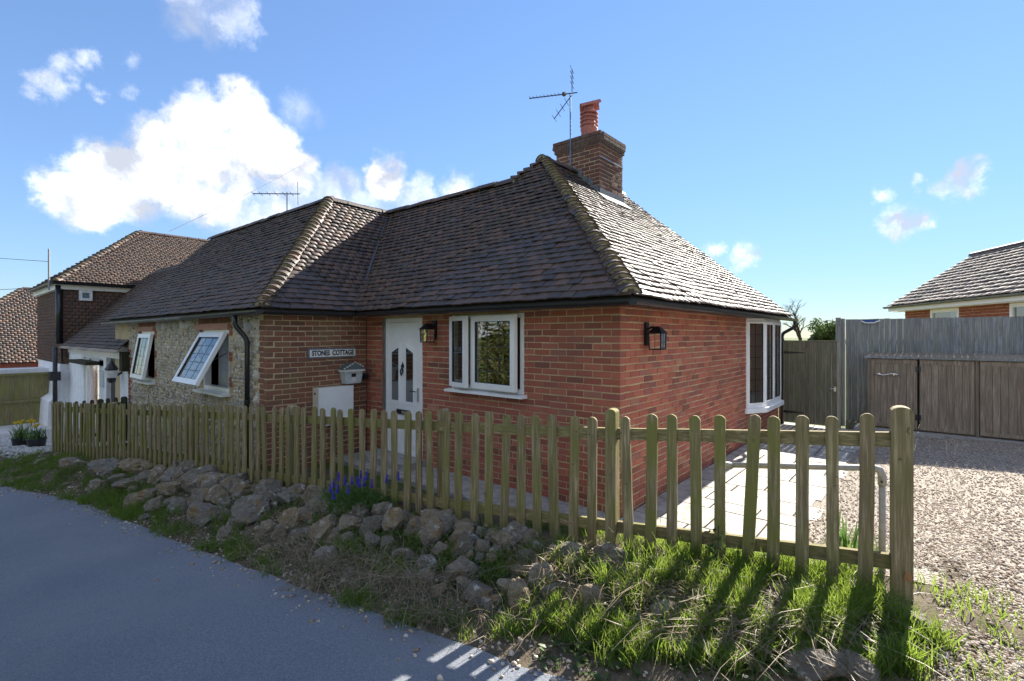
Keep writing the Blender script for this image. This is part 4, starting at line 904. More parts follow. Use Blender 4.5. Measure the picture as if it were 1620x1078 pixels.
# ================================================================== picket fence
def picket_mesh(h, w=.075, t=.02, mat='picket', seed=0):
    rn = random.Random(seed); m = MB(); r = w/2; k1 = rn.uniform(-.004, .004)*(seed > 0); k2 = rn.uniform(-.005, .005)*(seed > 0); pts = [(-r, 0), (r, 0), (r+k1, h*.5), (r, h-r)]+[(r*math.cos(a), h-r+r*math.sin(a)*(1-abs(k2)*20*(seed > 0))+rn.uniform(-.002, .002)*(seed > 0)) for a in lin(math.pi/8, math.pi*7/8, 7)]+[(-r, h-r), (-r+k2, h*.6)]
    m.prism([(x, 0, z) for x, z in pts], (0, t, 0)); return m.mesh('picket', mat)
PF = thing('picket_fence', 'green mossy round-topped picket fence along the stony bank', 'fence', (-3.5, -1.85, 0))
pms = [picket_mesh(1.08, seed=i) for i in range(1, 8)]
posts = [2.34, .60, -1.06, -3.42, -5.93, -8.6, -11.2]
def fpt(x): return V((x, Yf(x), 0))
pxs = lin(2.165, .74, 10)+lin(.44, -.98, 10)+lin(-1.13, -3.36, 15)+[-3.36-.157*k for k in range(1, 51)]
for x in pxs:
    d = (fpt(x+.1)-fpt(x-.1)).normalized(); n = V((d.y, -d.x, 0)); x = x+random.uniform(-.006, .006); q = fpt(x)+n*.055; tz = interp(x, TOPZ)+random.uniform(-.014, .012)
    inst('picket', random.choice(pms), PF, Matrix.Translation((q.x, q.y, tz-1.08)) @ Matrix.Rotation(math.atan2(d.y, d.x), 4, 'Z') @ Matrix.Rotation(random.gauss(0, .014), 4, 'Y') @ Matrix.Rotation(random.gauss(0, .01), 4, 'X') @ Matrix.Diagonal((random.uniform(.93, 1.06), 1, 1, 1)))
for a, b in zip(posts, posts[1:]):
    A = fpt(a); B = fpt(b); d = (B-A).normalized(); n = V((-d.y, d.x, 0)); za = interp(a, TOPZ); zb = interp(b, TOPZ)
    for off in (.19, .90):
        m = MB(); pa = A+V((0, 0, za-off)); pb = B+V((0, 0, zb-off)); m.box(pa, pb-pa, n*.033, (0, 0, .085)); m.obj('rail', 'picket_rail', PF)
for i, x in enumerate(posts):
    A = fpt(x); tz = interp(x, TOPZ)+(.045 if i < 2 else .01); s = .05 if i == 0 else .042; d = (fpt(x+.1)-fpt(x-.1)).normalized(); n = V((d.y, -d.x, 0)); m = MB()
    prof = [(-s, 0), (s, 0)]+[(s, tz-zf(x)+.3-s*.6)]+[(s*math.cos(t_), tz-zf(x)+.3-s*.6+s*.6*math.sin(t_)) for t_ in lin(.3, math.pi-.3, 7)]+[(-s, tz-zf(x)+.3-s*.6)]
    O_ = A+n*(.065 if i < 2 else -.002)+V((0, 0, zf(x)-.3)); m.prism([O_+d*a+V((0, 0, b)) for a, b in prof], -n*2*s); m.obj('post', 'picket', PF)
A = fpt(2.34); m = MB(); m.prism([(A.x+.012, A.y-.07, .50), (A.x+.05, A.y-.07, .495), (A.x+.05, A.y-.07, .535), (A.x+.025, A.y-.07, .55)], (0, .02, 0)); m.obj('split_knot', 'orange_pot', PF)
# darker picket fence running back beside the porch
PF2 = thing('picket_fence', 'dark unpainted picket fence running back towards the white porch', 'fence', (-11.7, -2.2, -.5))
pm2 = picket_mesh(1.15, .09, .02, 'old_picket')
for k in range(8):
    t_ = k/7; p = V((-11.62, -1.72, 0)).lerp(V((-12.8, -2.5, 0)), t_); z = .48-.15*t_
    inst('picket', pm2, PF2, Matrix.Translation((p.x, p.y, z-1.15)) @ Matrix.Rotation(math.radians(33), 4, 'Z') @ (Matrix.Diagonal((1.5, 2, 1, 1)) if k in (0, 3) else Matrix.Identity(4)))
for off in (.2, .85): MB().box((-11.62, -1.70, .48-off), (-1.18, -.78, -.15), (.015, -.023, 0), (0, 0, .08)).obj('rail', 'old_picket', PF2)
# galvanised hoop behind the fence
hp = thing('hoop_rail', 'low galvanised tube hoop standing just behind the picket fence', 'railing', (1.8, -.9, .2))
a = V((2.235, -.74, 0)); b = V((1.29, -.98, 0))
MB().tube([a+V((0, 0, .25)), a+V((0, 0, .97))], .019, 12).obj('leg', 'galv', hp, True); MB().tube([b+V((0, 0, .1)), b+V((0, 0, .9))], .019, 12).obj('leg', 'galv', hp, True)
MB().tube([a+V((-.04, -.01, 1.035)), b+V((.04, .01, .955))], .019, 12).obj('top_rail', 'galv', hp, True)
for c, z, s_ in ((a, 1.0, -1), (b, .92, 1)):
    MB().tube([c+V((0, 0, z-.07)), c+V((0, 0, z-.01)), c+V((s_*.012, s_*.003, z+.025)), c+V((s_*.05, s_*.012, z+.036)), c+V((s_*.1, s_*.025, z+.034))], .0245, 12).obj('elbow', 'galv', hp, True)
    MB().tube([c+V((s_*.06, -.025, z+.035)), c+V((s_*.06, -.036, z+.035))], .008, 6).obj('grub_screw', 'lead', hp); MB().tube([c+V((0, -.025, z-.04)), c+V((0, -.036, z-.04))], .008, 6).obj('grub_screw', 'lead', hp)
# ================================================================== right: gate, tall fence, bin store
gt = thing('garden_gate', 'weathered brown boarded side gate between cottage corner and tall fence', 'gate', (.55, 7.05, 0))
x = .1
while x < 1.02:
    w = random.uniform(.085, .1); MB().bx(x, min(x+w, 1.04)-.004, 7.05+random.uniform(-.003, .003), 7.075, .06, 1.745).obj('board', 'gate_board', gt); x += w
MB().bx(.08, 1.05, 7.04, 7.09, 1.746, 1.775).obj('cap_rail', 'gate_board', gt)
for zz in (1.52, .28): MB().prism([(.06, 7.037, zz-.03), (.06, 7.037, zz+.03), (.48, 7.037, zz+.008), (.48, 7.037, zz-.008)], (0, .008, 0)).obj('strap_hinge', 'black_metal', gt)
MB().bx(.0, .09, 7.03, 7.12, .0, 1.78).obj('hinge_post', 'gate_board', gt)
la = MB(); la.bx(.985, 1.03, 7.035, 7.045, .76, .86); la.tube([(1.0, 7.04, .82), (1.0, 6.99, .82), (.93, 6.985, .82)], .01, 6); la.obj('latch', 'chrome', gt)
tf = thing('board_fence', 'tall grey weathered close-board fence behind the bin store', 'fence', (2.5, 7.65, 0))
x = 1.12; 
while x < 5.2:
    w = random.choice((.095, .1, .075, .105)); MB().bx(x, x+w-.003, 7.64+random.uniform(-.006, .004), 7.67, .03, 2.21+random.uniform(-.006, .006)).obj('board', 'grey_board', tf); x += w
MB().bx(.98, 1.06, 7.35, 7.45, -.05, 2.24).obj('post', 'grey_board', tf); MB().bx(1.065, 1.115, 7.4, 7.6, .03, 2.22).obj('post', 'grey_board', tf)
MB().bx(1.1, 5.2, 7.672, 7.75, 1.7, 1.78).obj('rail', 'grey_board', tf); MB().bx(1.1, 5.2, 7.62, 7.7, 0, .03).obj('gravel_board', 'concrete', tf)
h = MB(); h.bx(1.5, 1.52, 7.59, 7.64, 1.0, 1.02); h.bx(1.5, 1.52, 7.59, 7.64, 1.25, 1.27); h.tube([(1.51, 7.585, 1.0), (1.51, 7.585, 1.27)], .01, 6); h.obj('pull_handle', 'chrome', tf)
sl_ = thing('solar_light', 'small blue and white light fixed at the top of the tall fence', 'light', (1.5, 7.6, 2.16))
MB().prism([(1.40, 7.60, 2.19), (1.68, 7.60, 2.19), (1.60, 7.60, 2.125), (1.46, 7.60, 2.125)], (0, .03, 0)).obj('lamp_body', 'blue_plastic', sl_); MB().tube([(1.39, 7.6, 2.17), (1.46, 7.59, 2.13), (1.6, 7.59, 2.13), (1.7, 7.6, 2.18)], .014, 6).obj('trim', 'porcelain', sl_)
stp = MB().bx(1.16, 1.42, 7.25, 7.5, 0, .15).obj('wooden_step', 'gate_board'); tag(stp, 'low wooden block step at the foot of the tall fence', 'step')
bn = thing('bin_store', 'long low timber bin store with boarded doors in front of tall fence', 'bin store', (2.9, 6.95, .12))
zb = .15
doors = [(1.60, 2.28), (2.315, 3.04), (3.11, 3.80), (3.835, 4.5)]
MB().bx(1.54, 4.56, 6.96, 7.58, zb, zb+.04).obj('floor_panel', 'bin_board', bn)
for x in (1.55, 3.05, 4.51): MB().bx(x, x+.05, 6.91, 7.58, zb, 1.455).obj('side_panel', 'bin_board', bn)
for i, (a, b) in enumerate(((1.50, 2.30), (2.303, 3.06), (3.063, 3.82), (3.823, 4.6))):
    MB().box((a, 6.86, 1.462), (b-a, 0, 0), (0, .74, .05), (0, 0, .032)).obj('lid', 'bin_board', bn); MB().bx(a+.0, b-.004, 6.845, 6.858, 1.452, 1.49).obj('lid_edge', 'grey_board', bn)
for i, (a, b) in enumerate(doors):
    dr = MB(); dr.bx(a, a+.055, 6.885, 6.915, zb+.03, 1.44); dr.bx(b-.055, b, 6.885, 6.915, zb+.03, 1.44); dr.bx(a+.055, b-.055, 6.885, 6.915, 1.36, 1.44); dr.bx(a+.055, b-.055, 6.887, 6.915, zb+.03, zb+.09); do = dr.obj('bin_door', 'bin_board', bn)
    x = a+.055; nb_ = 6; w = (b-a-.11)/nb_
    for k in range(nb_): MB().bx(x+k*w+.002, x+(k+1)*w-.002, 6.897, 6.912, zb+.09, 1.36).obj('board', 'bin_board', do)
    hx = (b-.02 if i in (0, 2) else a-.01)
    for zz in (1.22, .35): MB().bx(hx-.005, hx+.03, 6.878, 6.886, zz, zz+.1).obj('hinge', 'lead' if zz > 1 else 'rubber', do)
MB().tube([(1.66, 6.86, 1.165), (1.72, 6.855, 1.15), (1.80, 6.855, 1.14), (1.88, 6.855, 1.165), (1.96, 6.855, 1.175), (2.03, 6.86, 1.135)], .013, 8).obj('wave_handle', 'chrome', bn, True)
for x in (1.73, 1.95): MB().tube([(x, 6.855, 1.16), (x, 6.89, 1.165)], .02, 8).obj('handle_boss', 'chrome', bn)
kb = MB().bx(1.35, 6.5, 6.72, 7.75, -.05, .145).obj('bin_plinth', 'concrete'); kb['kind'] = 'structure'
# house to the right behind the fence
E1 = V((1.42, 15.3, 0)); eu = V((.463, -.886, 0)); en = V((-.886, -.463, 0)); EZ = 2.78
HE = thing('neighbour_house', 'brick bungalow with pale tiled roof beyond the tall grey fence', 'house', E1-en*2.3+eu*5)
Hp = lambda a, b, z: E1+eu*a-en*b+V((0, 0, z))
m = MB(); 
wall_panel(HE, Hp(.35, .3, 0), eu, en, 11, 0, 2.66, [(1.3, 2.55, 1.1, 2.6), (4.3, 6.0, 1.0, 2.6)], 'brick_red', cand=False)
MB().prism([Hp(.37, .32, 0), Hp(.37, 4.3, 0), Hp(.37, 4.3, 2.6), Hp(.37, 2.3, 4.1), Hp(.37, .32, 2.6)], eu*.1).obj('gable_wall', 'brick_red', HE)
rd = MB(); rd.poly([Hp(0, 0, EZ), Hp(11.5, 0, EZ), Hp(11.5, 2.3, EZ+1.55), Hp(0, 2.3, EZ+1.55)]); rd.poly([Hp(11.5, 4.6, EZ), Hp(0, 4.6, EZ), Hp(0, 2.3, EZ+1.55), Hp(11.5, 2.3, EZ+1.55)]); hr = rd.obj('roof', 'deck', HE)
roof_face(hr, [Hp(0, 0, EZ), Hp(11.5, 0, EZ), Hp(11.5, 2.3, EZ+1.55), Hp(0, 2.3, EZ+1.55)], 'tile_pale', .19, .28, .02, lift=.035)
for k in range(26): inst('ridge_tile', ridge_t, hr, axis_matrix(Hp(.0+k*.42, 2.3, EZ+1.66), eu, (0, 0, 1)))
gutter(HE, Hp(-.05, -.08, EZ-.0), Hp(11.4, -.08, EZ), 'grey_gutter', .06, en); MB().box(Hp(.0, .0, EZ-.15), eu*11.4, -en*.03, (0, 0, .15)).obj('fascia', 'upvc', HE)
MB().box(Hp(.1, .05, EZ-.17), eu*11.2, -en*.26, (0, 0, .02)).obj('soffit', 'upvc', HE)
for (a, b, z0_) in ((1.65, 2.9, 1.1), (4.65, 6.35, 1.0)):
    m = MB(); frame_rect(m, Hp(a, .3, 0), eu, en, 0, b-a, z0_, 2.6, .09, -.08, .0); wn = m.obj('window', 'upvc', HE); MB().poly([Hp(a, .34, z0_), Hp(b, .34, z0_), Hp(b, .34, 2.6), Hp(a, .34, 2.6)]).obj('pane', 'glass', wn)
    MB().box(Hp(a, .8, z0_), eu*(b-a), -en*.02, (0, 0, 2.55-z0_)).obj('blind', 'net', wn)
# ================================================================== left: neighbour's porch and tile-hung house
NC = thing('neighbour_house', 'white rendered house with tile-hung upper storey and porch left of cottage', 'house', (-17.2, -1, -1))
CX_ = -19.0; CY_ = -1.75; CZ = 3.58
PW = MB(); rectwall(PW, CX_, -11.74, -1.1, 1.6, BY, [(-16.7, -14.2, -1.1, 1.25), (-13.9, -12.5, -1.1, 1.3)], .25); PW.obj('porch_wall', 'white_render', NC)
MB().bx(CX_, -11.7, BY-.03, BY-.001, 1.32, 1.46).obj('fascia', 'upvc', NC)
PR = MB(); PR.poly([(CX_, -1.78, 1.52), (-11.66, -1.78, 1.52), (-11.66, .8, 4.23), (CX_, .8, 4.23)]); pr_ = PR.obj('porch_roof', 'deck', NC)
roof_face(pr_, [(CX_, -1.78, 1.53), (-11.68, -1.78, 1.53), (-11.68, .6, 4.03), (CX_, .6, 4.03)], 'tile', lift=.03)
for k in range(22): one = MB().box((CX_+.1+k*.33, -1.86, 1.47), (.31, 0, 0), (0, .16, .12), (0, 0, .03)).obj('eave_tile', 'tile_pale', pr_)
MB().bx(-11.85, -11.6, -1.75, -1.5, 1.05, 1.5).obj('eave_box', 'old_picket', NC)
# porch glazing
m = MB(); frame_rect(m, V((-16.7, BY, -1.05)), X, NY, 0, 2.5, 0, 2.3, .2, -.2, -.05); m.bx(-16.2, -16.0, BY+.05, BY+.2, -1, 1.2); m.bx(-14.97, -14.4, BY+.05, BY+.2, -1, 1.2); gd = m.obj('door', 'upvc', NC); gd['label'] = 'white glazed porch door'
MB().poly([(-16.5, BY+.1, -.9), (-14.4, BY+.1, -.9), (-14.4, BY+.1, 1.1), (-16.5, BY+.1, 1.1)]).obj('pane', 'glass', gd)
MB().bx(-16.7, -14.2, BY+.9, BY+.95, -1.1, 1.4).obj('porch_inner_wall', 'lintel', NC)
MB().bx(-17.0, -14.6, BY-.3, BY-.002, 1.08, 1.17).obj('door_canopy', 'old_picket', NC)
MB().bx(-13.9, -13.35, BY+.1, BY+.2, -1.1, 1.3).obj('opening_shade', 'black_metal', NC); MB().bx(-13.34, -12.5, BY+.1, BY+.22, -1.1, 1.3).obj('panel', 'lintel', NC)  # porch opening's shade put into a black slab; beige panel beside it
MB().bx(-14.5, -14.1, BY-.02, BY-.002, .5, .95).obj('notice', 'mail_light', NC)
# main block of the neighbour: lower white wall, tile hung upper, hipped roof
MB().bx(CX_-5.2, CX_, CY_, 6, -1.2, .95).obj('rendered_wall', 'white_render', NC)
MB().bx(CX_-5.2, CX_-.02, CY_+.02, 6, .95, CZ-.05).obj('tile_backing', 'deck', NC)
bt = MB(); bt.prism([(CX_+.05, CY_-.38, -1.2), (CX_+.05, CY_, -1.2), (CX_+.05, CY_, .95), (CX_+.05, CY_-.06, .95), (CX_+.05, CY_-.14, -.1), (CX_+.05, CY_-.34, -.25)], (-2.2, 0, 0)); bt.obj('buttress', 'white_render', NC)
def hung(parent, O, u, n, L, z0, z1):
    O = V(O); u = V(u); n = V(n); s = V((0, 0, 1)); z = z0; k = 0
    while z < z1:
        a = -(.08 if k % 2 else 0)
        while a < L:
            x0_ = max(a, 0); x1_ = min(a+.165, L); a += .165
            if x1_-x0_ < .04: continue
            c = O+u*((x0_+x1_)/2)+s*(z+.08)+n*(.025+random.gauss(0, .002))
            R = Matrix((u.to_4d(), s.to_4d(), n.to_4d(), V((0, 0, 0, 1)))).transposed(); R[0][3] = R[1][3] = R[2][3] = 0; R[3][0] = R[3][1] = R[3][2] = 0; R[3][3] = 1
            TCAND.append((parent, 'tile_hung', Matrix.Translation(c) @ R @ Matrix.Rotation(-.07+random.gauss(0, .01), 4, 'X') @ Matrix.Diagonal((x1_-x0_-.004, .16, .014, 1)), c, n, False))
        z += .112; k += 1
hw = MB().bx(CX_-5.1, CX_-.06, CY_+.06, 5.9, .96, CZ-.1).obj('tile_hung_wall', 'deck', NC)
hung(hw, (CX_, CY_, 0), (0, 1, 0), (1, 0, 0), 3.2, .95, CZ-.2); hung(hw, (CX_-5.2, CY_, 0), (1, 0, 0), (0, -1, 0), 5.2, .95, CZ-.2)
ce = V((CX_+.2, CY_-.2, CZ)); ca = V((CX_+.2-2.83, CY_-.2+2.83, CZ+2.38)); cb = V((CX_+.2, 8, CZ)); cr2 = V((ca.x, 8, ca.z)); cl = V((CX_-5.46, CY_-.2, CZ))
rd = MB(); rd.poly([ce, cb, cr2, ca]); rd.poly([cl, ce, ca]); rd.poly([cl, ca, cr2, (cl.x, 8, CZ)]); ncr = rd.obj('roof', 'deck', NC)
roof_face(ncr, [ce, cb, cr2, ca], 'tile_brown', lift=.03); roof_face(ncr, [cl, ce, ca], 'tile_brown', lift=.03); hip(ncr, ce, ca, .18); ridge(ncr, ca, cr2); hip(ncr, cl, ca, .18)
MB().bx(CX_+.0, CX_+.14, CY_-.1, 5, CZ-.22, CZ-.04).obj('fascia', 'cream_paint', NC); MB().bx(CX_-5, CX_, CY_-.16, CY_-.0, CZ-.22, CZ-.04).obj('fascia', 'cream_paint', NC)
gutter(NC, (CX_+.26, CY_-.25, CZ-.02), (CX_+.26, 3, CZ-.02), 'black_plastic', .06, (1, 0, 0)); gutter(NC, (CX_-5, CY_-.27, CZ-.02), (CX_+.24, CY_-.27, CZ-.02), 'black_plastic', .06)
MB().tube([(CX_+.1, CY_-.12, CZ-.1), (CX_+.1, CY_-.1, 1.6)], .075, 10).obj('downpipe', 'black_plastic', NC, True); MB().tube([(CX_+.15, CY_-.2, 1.5), (CX_+.15, CY_-.2, -1.1)], .06, 10).obj('downpipe', 'black_plastic', NC, True)
MB().bx(CX_+.0, CX_+.45, CY_-.35, CY_-.1, .45, .72).obj('hopper', 'black_plastic', NC)
al = thing('alarm_box', 'white square alarm box high on the dark tile-hung wall', 'alarm box', (CX_+.05, -1.2, 3.1)); MB().bx(CX_+.03, CX_+.12, -1.36, -1.02, 3.02, 3.36).obj('case', 'porcelain', al); MB().bx(CX_+.12, CX_+.125, -1.28, -1.1, 3.1, 3.28).obj('badge', 'leadflash', al)
ln = thing('porch_lantern', 'black carriage lantern on the white porch pillar', 'lantern', (-12.0, BY, .7)); c = V((-12.3, BY-.2, .76))
MB().lathe(c, [(.05, 0), (.08, .03), (.11, .3), (.14, .32), (.10, .39), (.04, .47), (.02, .53)], 8).obj('lantern_body', 'black_metal', ln); MB().lathe(c+V((0, 0, .12)), [(.112, 0), (.134, .17)], 8).obj('lantern_glass', 'porcelain', ln); MB().tube([(-12.3, BY, 1.0), (-12.3, BY-.2, .85)], .025, 6).obj('bracket', 'black_metal', ln)
mp = thing('cable_bracket', 'thin metal pole on the roof corner carrying the overhead wires', 'pole', (CX_+.2, CY_-.3, 3)); MB().tube([(CX_+.2, CY_-.35, 3.3), (CX_+.2, CY_-.35, 4.6)], .026, 8).obj('pole_tube', 'galv', mp)
def wire(a, b, sag, label, r=.008):
    P = [V(a).lerp(V(b), t_)-V((0, 0, sag*4*t_*(1-t_))) for t_ in lin(0, 1, 16)]; tag(MB().tube(P, r, 5).obj('overhead_wire', 'black_plastic'), label, 'wire')
wire((CX_+.2, CY_-.35, 4.2), (-30, -8.5, 5.6), .1, 'upper overhead wire running left from the roof corner pole'); wire((CX_+.2, CY_-.35, 3.4), (-30, -8.3, 3.4), .1, 'lower overhead wire running left from the tile-hung house')
PP = lambda x, y, w: CAM+(FW+RT*((x-CX)/FPX)+V((0, 0, (HY-y)/FPX)))*w
wire(PP(268, 366, 18), PP(475, 262, 40), .1, 'thin wire slanting up in front of the cloud', .01)
# house D and boarded fence at far left
HD = thing('neighbour_house', 'distant house with mottled brown roof and rooflight at far left', 'house', (-32, 2, -1))
ex = -25.5; hz = .75
MB().bx(ex-7.5, ex-.3, -5.2, 12, -1.5, hz).obj('wall', 'brick_red', HD)
rd = MB(); pts = [(ex, -5.6, hz), (ex, 14, hz), (ex-3.9, 14, hz+3.25), (ex-3.9, -1.7, hz+3.25)]; rd.poly(pts); rd.poly([(ex-7.8, -5.6, hz), (ex, -5.6, hz), (ex-3.9, -1.7, hz+3.25)]); hdr = rd.obj('roof', 'deck', HD)
roof_face(hdr, pts, 'tile', .13, .2, lift=.03); hip(hdr, pts[0], pts[3], .2); ridge(hdr, pts[3], pts[2])
rl = MB(); u = V((-3.9, 0, 3.25)).normalized(); o_ = V((ex-1.5, -.9, hz+1.3))+V((.1, 0, .1)); rl.box(o_, (0, .8, 0), u*.9, (.06, 0, .06)); rlo = rl.obj('rooflight', 'upvc', HD); MB().box(o_+V((.062, .1, .062))+u*.1, (0, .6, 0), u*.7, (.01, 0, .01)).obj('pane', 'glass', rlo)
bf = thing('board_fence', 'greenish close-board fence beyond the white gravel at far left', 'fence', (-20.6, -3, -1.1))
y = -6.2
while y < .5:
    MB().bx(-20.65+random.uniform(-.01, .01), -20.62, y, y+.115, -1.2, .62).obj('board', 'green_board', bf); y += .12
MB().bx(-20.6, -20.54, -6.2, .5, -.35, -.27).obj('rail', 'green_board', bf); MB().bx(-20.6, -20.54, -6.2, .5, .55, .62).obj('rail', 'green_board', bf)
hw_ = MB().bx(-22.4, -21.2, -7, 2, -1.3, .72).obj('garden_wall', 'white_render'); tag(hw_, 'low pale rendered wall top showing behind the greenish board fence', 'wall')
# ================================================================== bank: rocks
ROCKS = [(110, 738, 36, 20), (157, 744, 46, 28), (210, 739, 46, 22), (200, 767, 50, 24), (239, 754, 22, 14), (272, 744, 16, 30), (307, 759, 56, 36), (259, 775, 40, 26), (214, 790, 46, 36), (240, 800, 30, 22), (307, 790, 46, 30), (337, 787, 36, 30),
 (362, 770, 34, 24), (406, 760, 20, 22), (419, 787, 50, 48), (434, 769, 30, 18), (384, 811, 60, 44), (311, 817, 54, 26), (374, 787, 18, 14), (454, 787, 28, 20), (467, 779, 24, 10), (498, 787, 44, 18), (451, 824, 40, 34), (414, 841, 28, 30), (437, 844, 24, 30),
 (466, 850, 34, 30), (500, 843, 38, 40), (524, 857, 24, 20), (350, 844, 24, 20), (419, 869, 20, 14), (550, 830, 38, 32), (553, 810, 30, 16), (584, 834, 44, 24), (617, 827, 36, 36), (585, 859, 28, 28), (654, 837, 36, 32), (677, 849, 38, 46), (640, 820, 20, 20),
 (684, 820, 40, 22), (704, 837, 22, 24), (726, 834, 28, 20), (726, 867, 36, 46), (756, 847, 26, 20), (757, 867, 26, 26), (792, 860, 36, 32), (811, 844, 52, 24), (834, 854, 30, 24), (634, 880, 36, 30), (667, 894, 34, 26), (717, 910, 50, 38), (742, 897, 18, 22),
 (729, 889, 14, 14), (667, 914, 30, 16), (637, 914, 36, 20), (690, 937, 26, 20), (744, 940, 50, 36), (774, 957, 34, 20), (814, 947, 40, 46), (851, 917, 44, 40), (871, 937, 30, 34), (814, 904, 26, 20), (936, 950, 44, 46), (948, 887, 34, 22), (510, 884, 40, 26),
 (589, 887, 20, 16), (550, 907, 16, 18), (505, 930, 14, 10), (967, 885, 54, 34), (1066, 1027, 50, 36), (1285, 1057, 80, 46), (1352, 1055, 56, 40), (1207, 1035, 22, 20), (1190, 1052, 44, 20), (1453, 987, 36, 36), (1043, 966, 30, 30), (1035, 1002, 24, 18),
 (150, 770, 30, 18), (176, 760, 30, 18), (280, 800, 30, 20), (395, 775, 26, 18), (545, 855, 26, 22), (610, 860, 30, 22), (690, 870, 26, 22), (480, 815, 30, 22), (520, 825, 28, 22), (565, 808, 24, 16), (775, 885, 24, 20), (340, 812, 30, 20)]
def ico_sub(n):
    v = [V(x) for x in IV]; f = [tuple(x) for x in IF]
    for _ in range(n):
        c = {}; nf = []
        def mid(a, b):
            k = (min(a, b), max(a, b))
            if k not in c: c[k] = len(v); v.append(((v[a]+v[b])/2).normalized())
            return c[k]
        for a, b, d in f:
            x, y, z = mid(a, b), mid(b, d), mid(d, a); nf += [(a, x, z), (b, y, x), (d, z, y), (x, y, z)]
        f = nf
    return v, f
SV, SF = ico_sub(3); SV2, SF2 = ico_sub(2)
def rock_mesh(seed, sx, sy, sz):
    r = random.Random(seed); pl = []
    for k in range(12):
        n = V((r.gauss(0, 1), r.gauss(0, 1), r.gauss(0, .9))).normalized(); pl.append((n, r.uniform(.55, .88)))
    vs = []; o = V((seed*3.1, seed*1.7, 0))
    for v in (SV if max(sx, sz) > .09 else SV2):
        p = v*(1+.22*noise.noise(v*1.4+o))
        for n, d in pl:
            e = p.dot(n)-d
            if e > 0: p = p-n*e
        p = p*(1.06-.20*abs(noise.noise(p*2.6+o))-.13*abs(noise.noise(p*6+o))+.07*noise.noise(p*12+o)+.04*noise.noise(p*25+o)); vs.append((p.x*sx, p.y*sy, p.z*sz))
    me = bpy.data.meshes.new('rock'); me.from_pydata(vs, [], SF if max(sx, sz) > .09 else SF2); me.materials.append(MAT['rock']); return me
ORD = ['first', 'second', 'third', 'fourth', 'fifth', 'sixth', 'seventh', 'eighth', 'ninth', 'tenth', '11th', '12th', '13th', '14th', '15th', '16th', '17th', '18th', '19th', '20th', '21st', '22nd', '23rd', '24th', '25th', '26th', '27th', '28th', '29th', '30th', '31st', '32nd', '33rd', '34th', '35th', '36th', '37th', '38th', '39th', '40th']
rk = []
rr_ = random.Random(11); base_ = [r for r in ROCKS if r[0] < 980]
for _ in range(70):
    px_ = rr_.uniform(240, 900); ROCKS.append((px_, interp(px_, [(240, 752), (400, 776), (560, 812), (700, 836), (900, 884)])+rr_.gauss(0, 7), rr_.uniform(22, 42), rr_.uniform(18, 34)))
for _ in range(120):
    b_ = rr_.choice(base_); q_ = rr_.uniform(.3, .62); ROCKS.append((b_[0]+rr_.gauss(0, 26), b_[1]+rr_.gauss(4, 14), max(9, b_[2]*q_), max(8, b_[3]*q_)))
for i, (px, py, w, h) in enumerate(ROCKS):
    g = hit(px, py+h*.32); fw = (g-CAM).dot(FW); rw = w/2*fw/FPX*1.27; rh = h/2*fw/FPX*1.35
    me = rock_mesh(i+1, rw, rw*random.uniform(.75, 1.05), rh)
    if g.y < Ye(g.x)+.12: continue
    c = g+V((0, rw*.35, rh*.3)); c.z = max(c.z, zt(c.x, c.y)+rh*.1)
    B = Matrix.Translation(c) @ Matrix.Rotation(math.atan2(.6444, .7647)+random.uniform(-.5, .5), 4, 'Z') @ Matrix.Rotation(random.uniform(-.4, .4), 4, 'Y')
    o = inst('rock', me, None, B); row = (c.y-Ye(c.x))/(Yf(c.x)-Ye(c.x)); rk.append((o, px, row, max(rw, rh)))
for nm, lo, hi in (('along the fence foot', .68, 9), ('midway down the bank', .4, .68), ('lowest on the bank', -9, .4)):
    s_ = sorted((r for r in rk if lo <= r[2] < hi), key=lambda r: r[1])
    for k, (o, px, row, sz) in enumerate(s_):
        size = 'large' if sz > .17 else 'medium' if sz > .1 else 'small'
        tag(o, f'{size} stone, {ORD[k] if k < 40 else str(k+1)+({1: "st", 2: "nd", 3: "rd"}.get((k+1) % 10, "th") if (k+1) % 100 not in (11, 12, 13) else "th")} from left in the row {nm}', 'rock', 'rocks heaped on the bank')
# ================================================================== vegetation
def blades(name, pts, hmin, hmax, wid, mat, lean=.5, parent=None, flop=.0, kind='stuff', wind=(0, 0)):
    P = np.array(pts); N = len(P); h = np.random.uniform(hmin, hmax, N); a = np.random.rand(N)*6.283; ln = np.abs(np.random.normal(lean, lean*.5, N))
    dx = np.cos(a)*ln+wind[0]; dy = np.sin(a)*ln+wind[1]; fa = np.random.rand(N)*6.283; wx = np.cos(fa)*wid*.5*np.random.uniform(.6, 1.3, N); wy = np.sin(fa)*wid*.5*np.random.uniform(.6, 1.3, N)
    vs = np.zeros((N, 7, 3))
    for i, (t_, ww) in enumerate(((0, 1), (.4, .9), (.75, .6), (1, 0))):
        x = P[:, 0]+dx*h*t_**1.8; y = P[:, 1]+dy*h*t_**1.8; z = P[:, 2]+h*(t_-flop*t_**3)
        if ww:
            vs[:, 2*i] = np.stack([x-wx*ww, y-wy*ww, z], 1); vs[:, 2*i+1] = np.stack([x+wx*ww, y+wy*ww, z], 1)
        else: vs[:, 6] = np.stack([x, y, z], 1)
    f = np.array([(0, 1, 3), (0, 3, 2), (2, 3, 5), (2, 5, 4), (4, 5, 6)]); fs = (f[None]+(np.arange(N)*7)[:, None, None]).reshape(-1, 3)
    return np_mesh(name, vs.reshape(-1, 3), fs, mat, parent, kind)
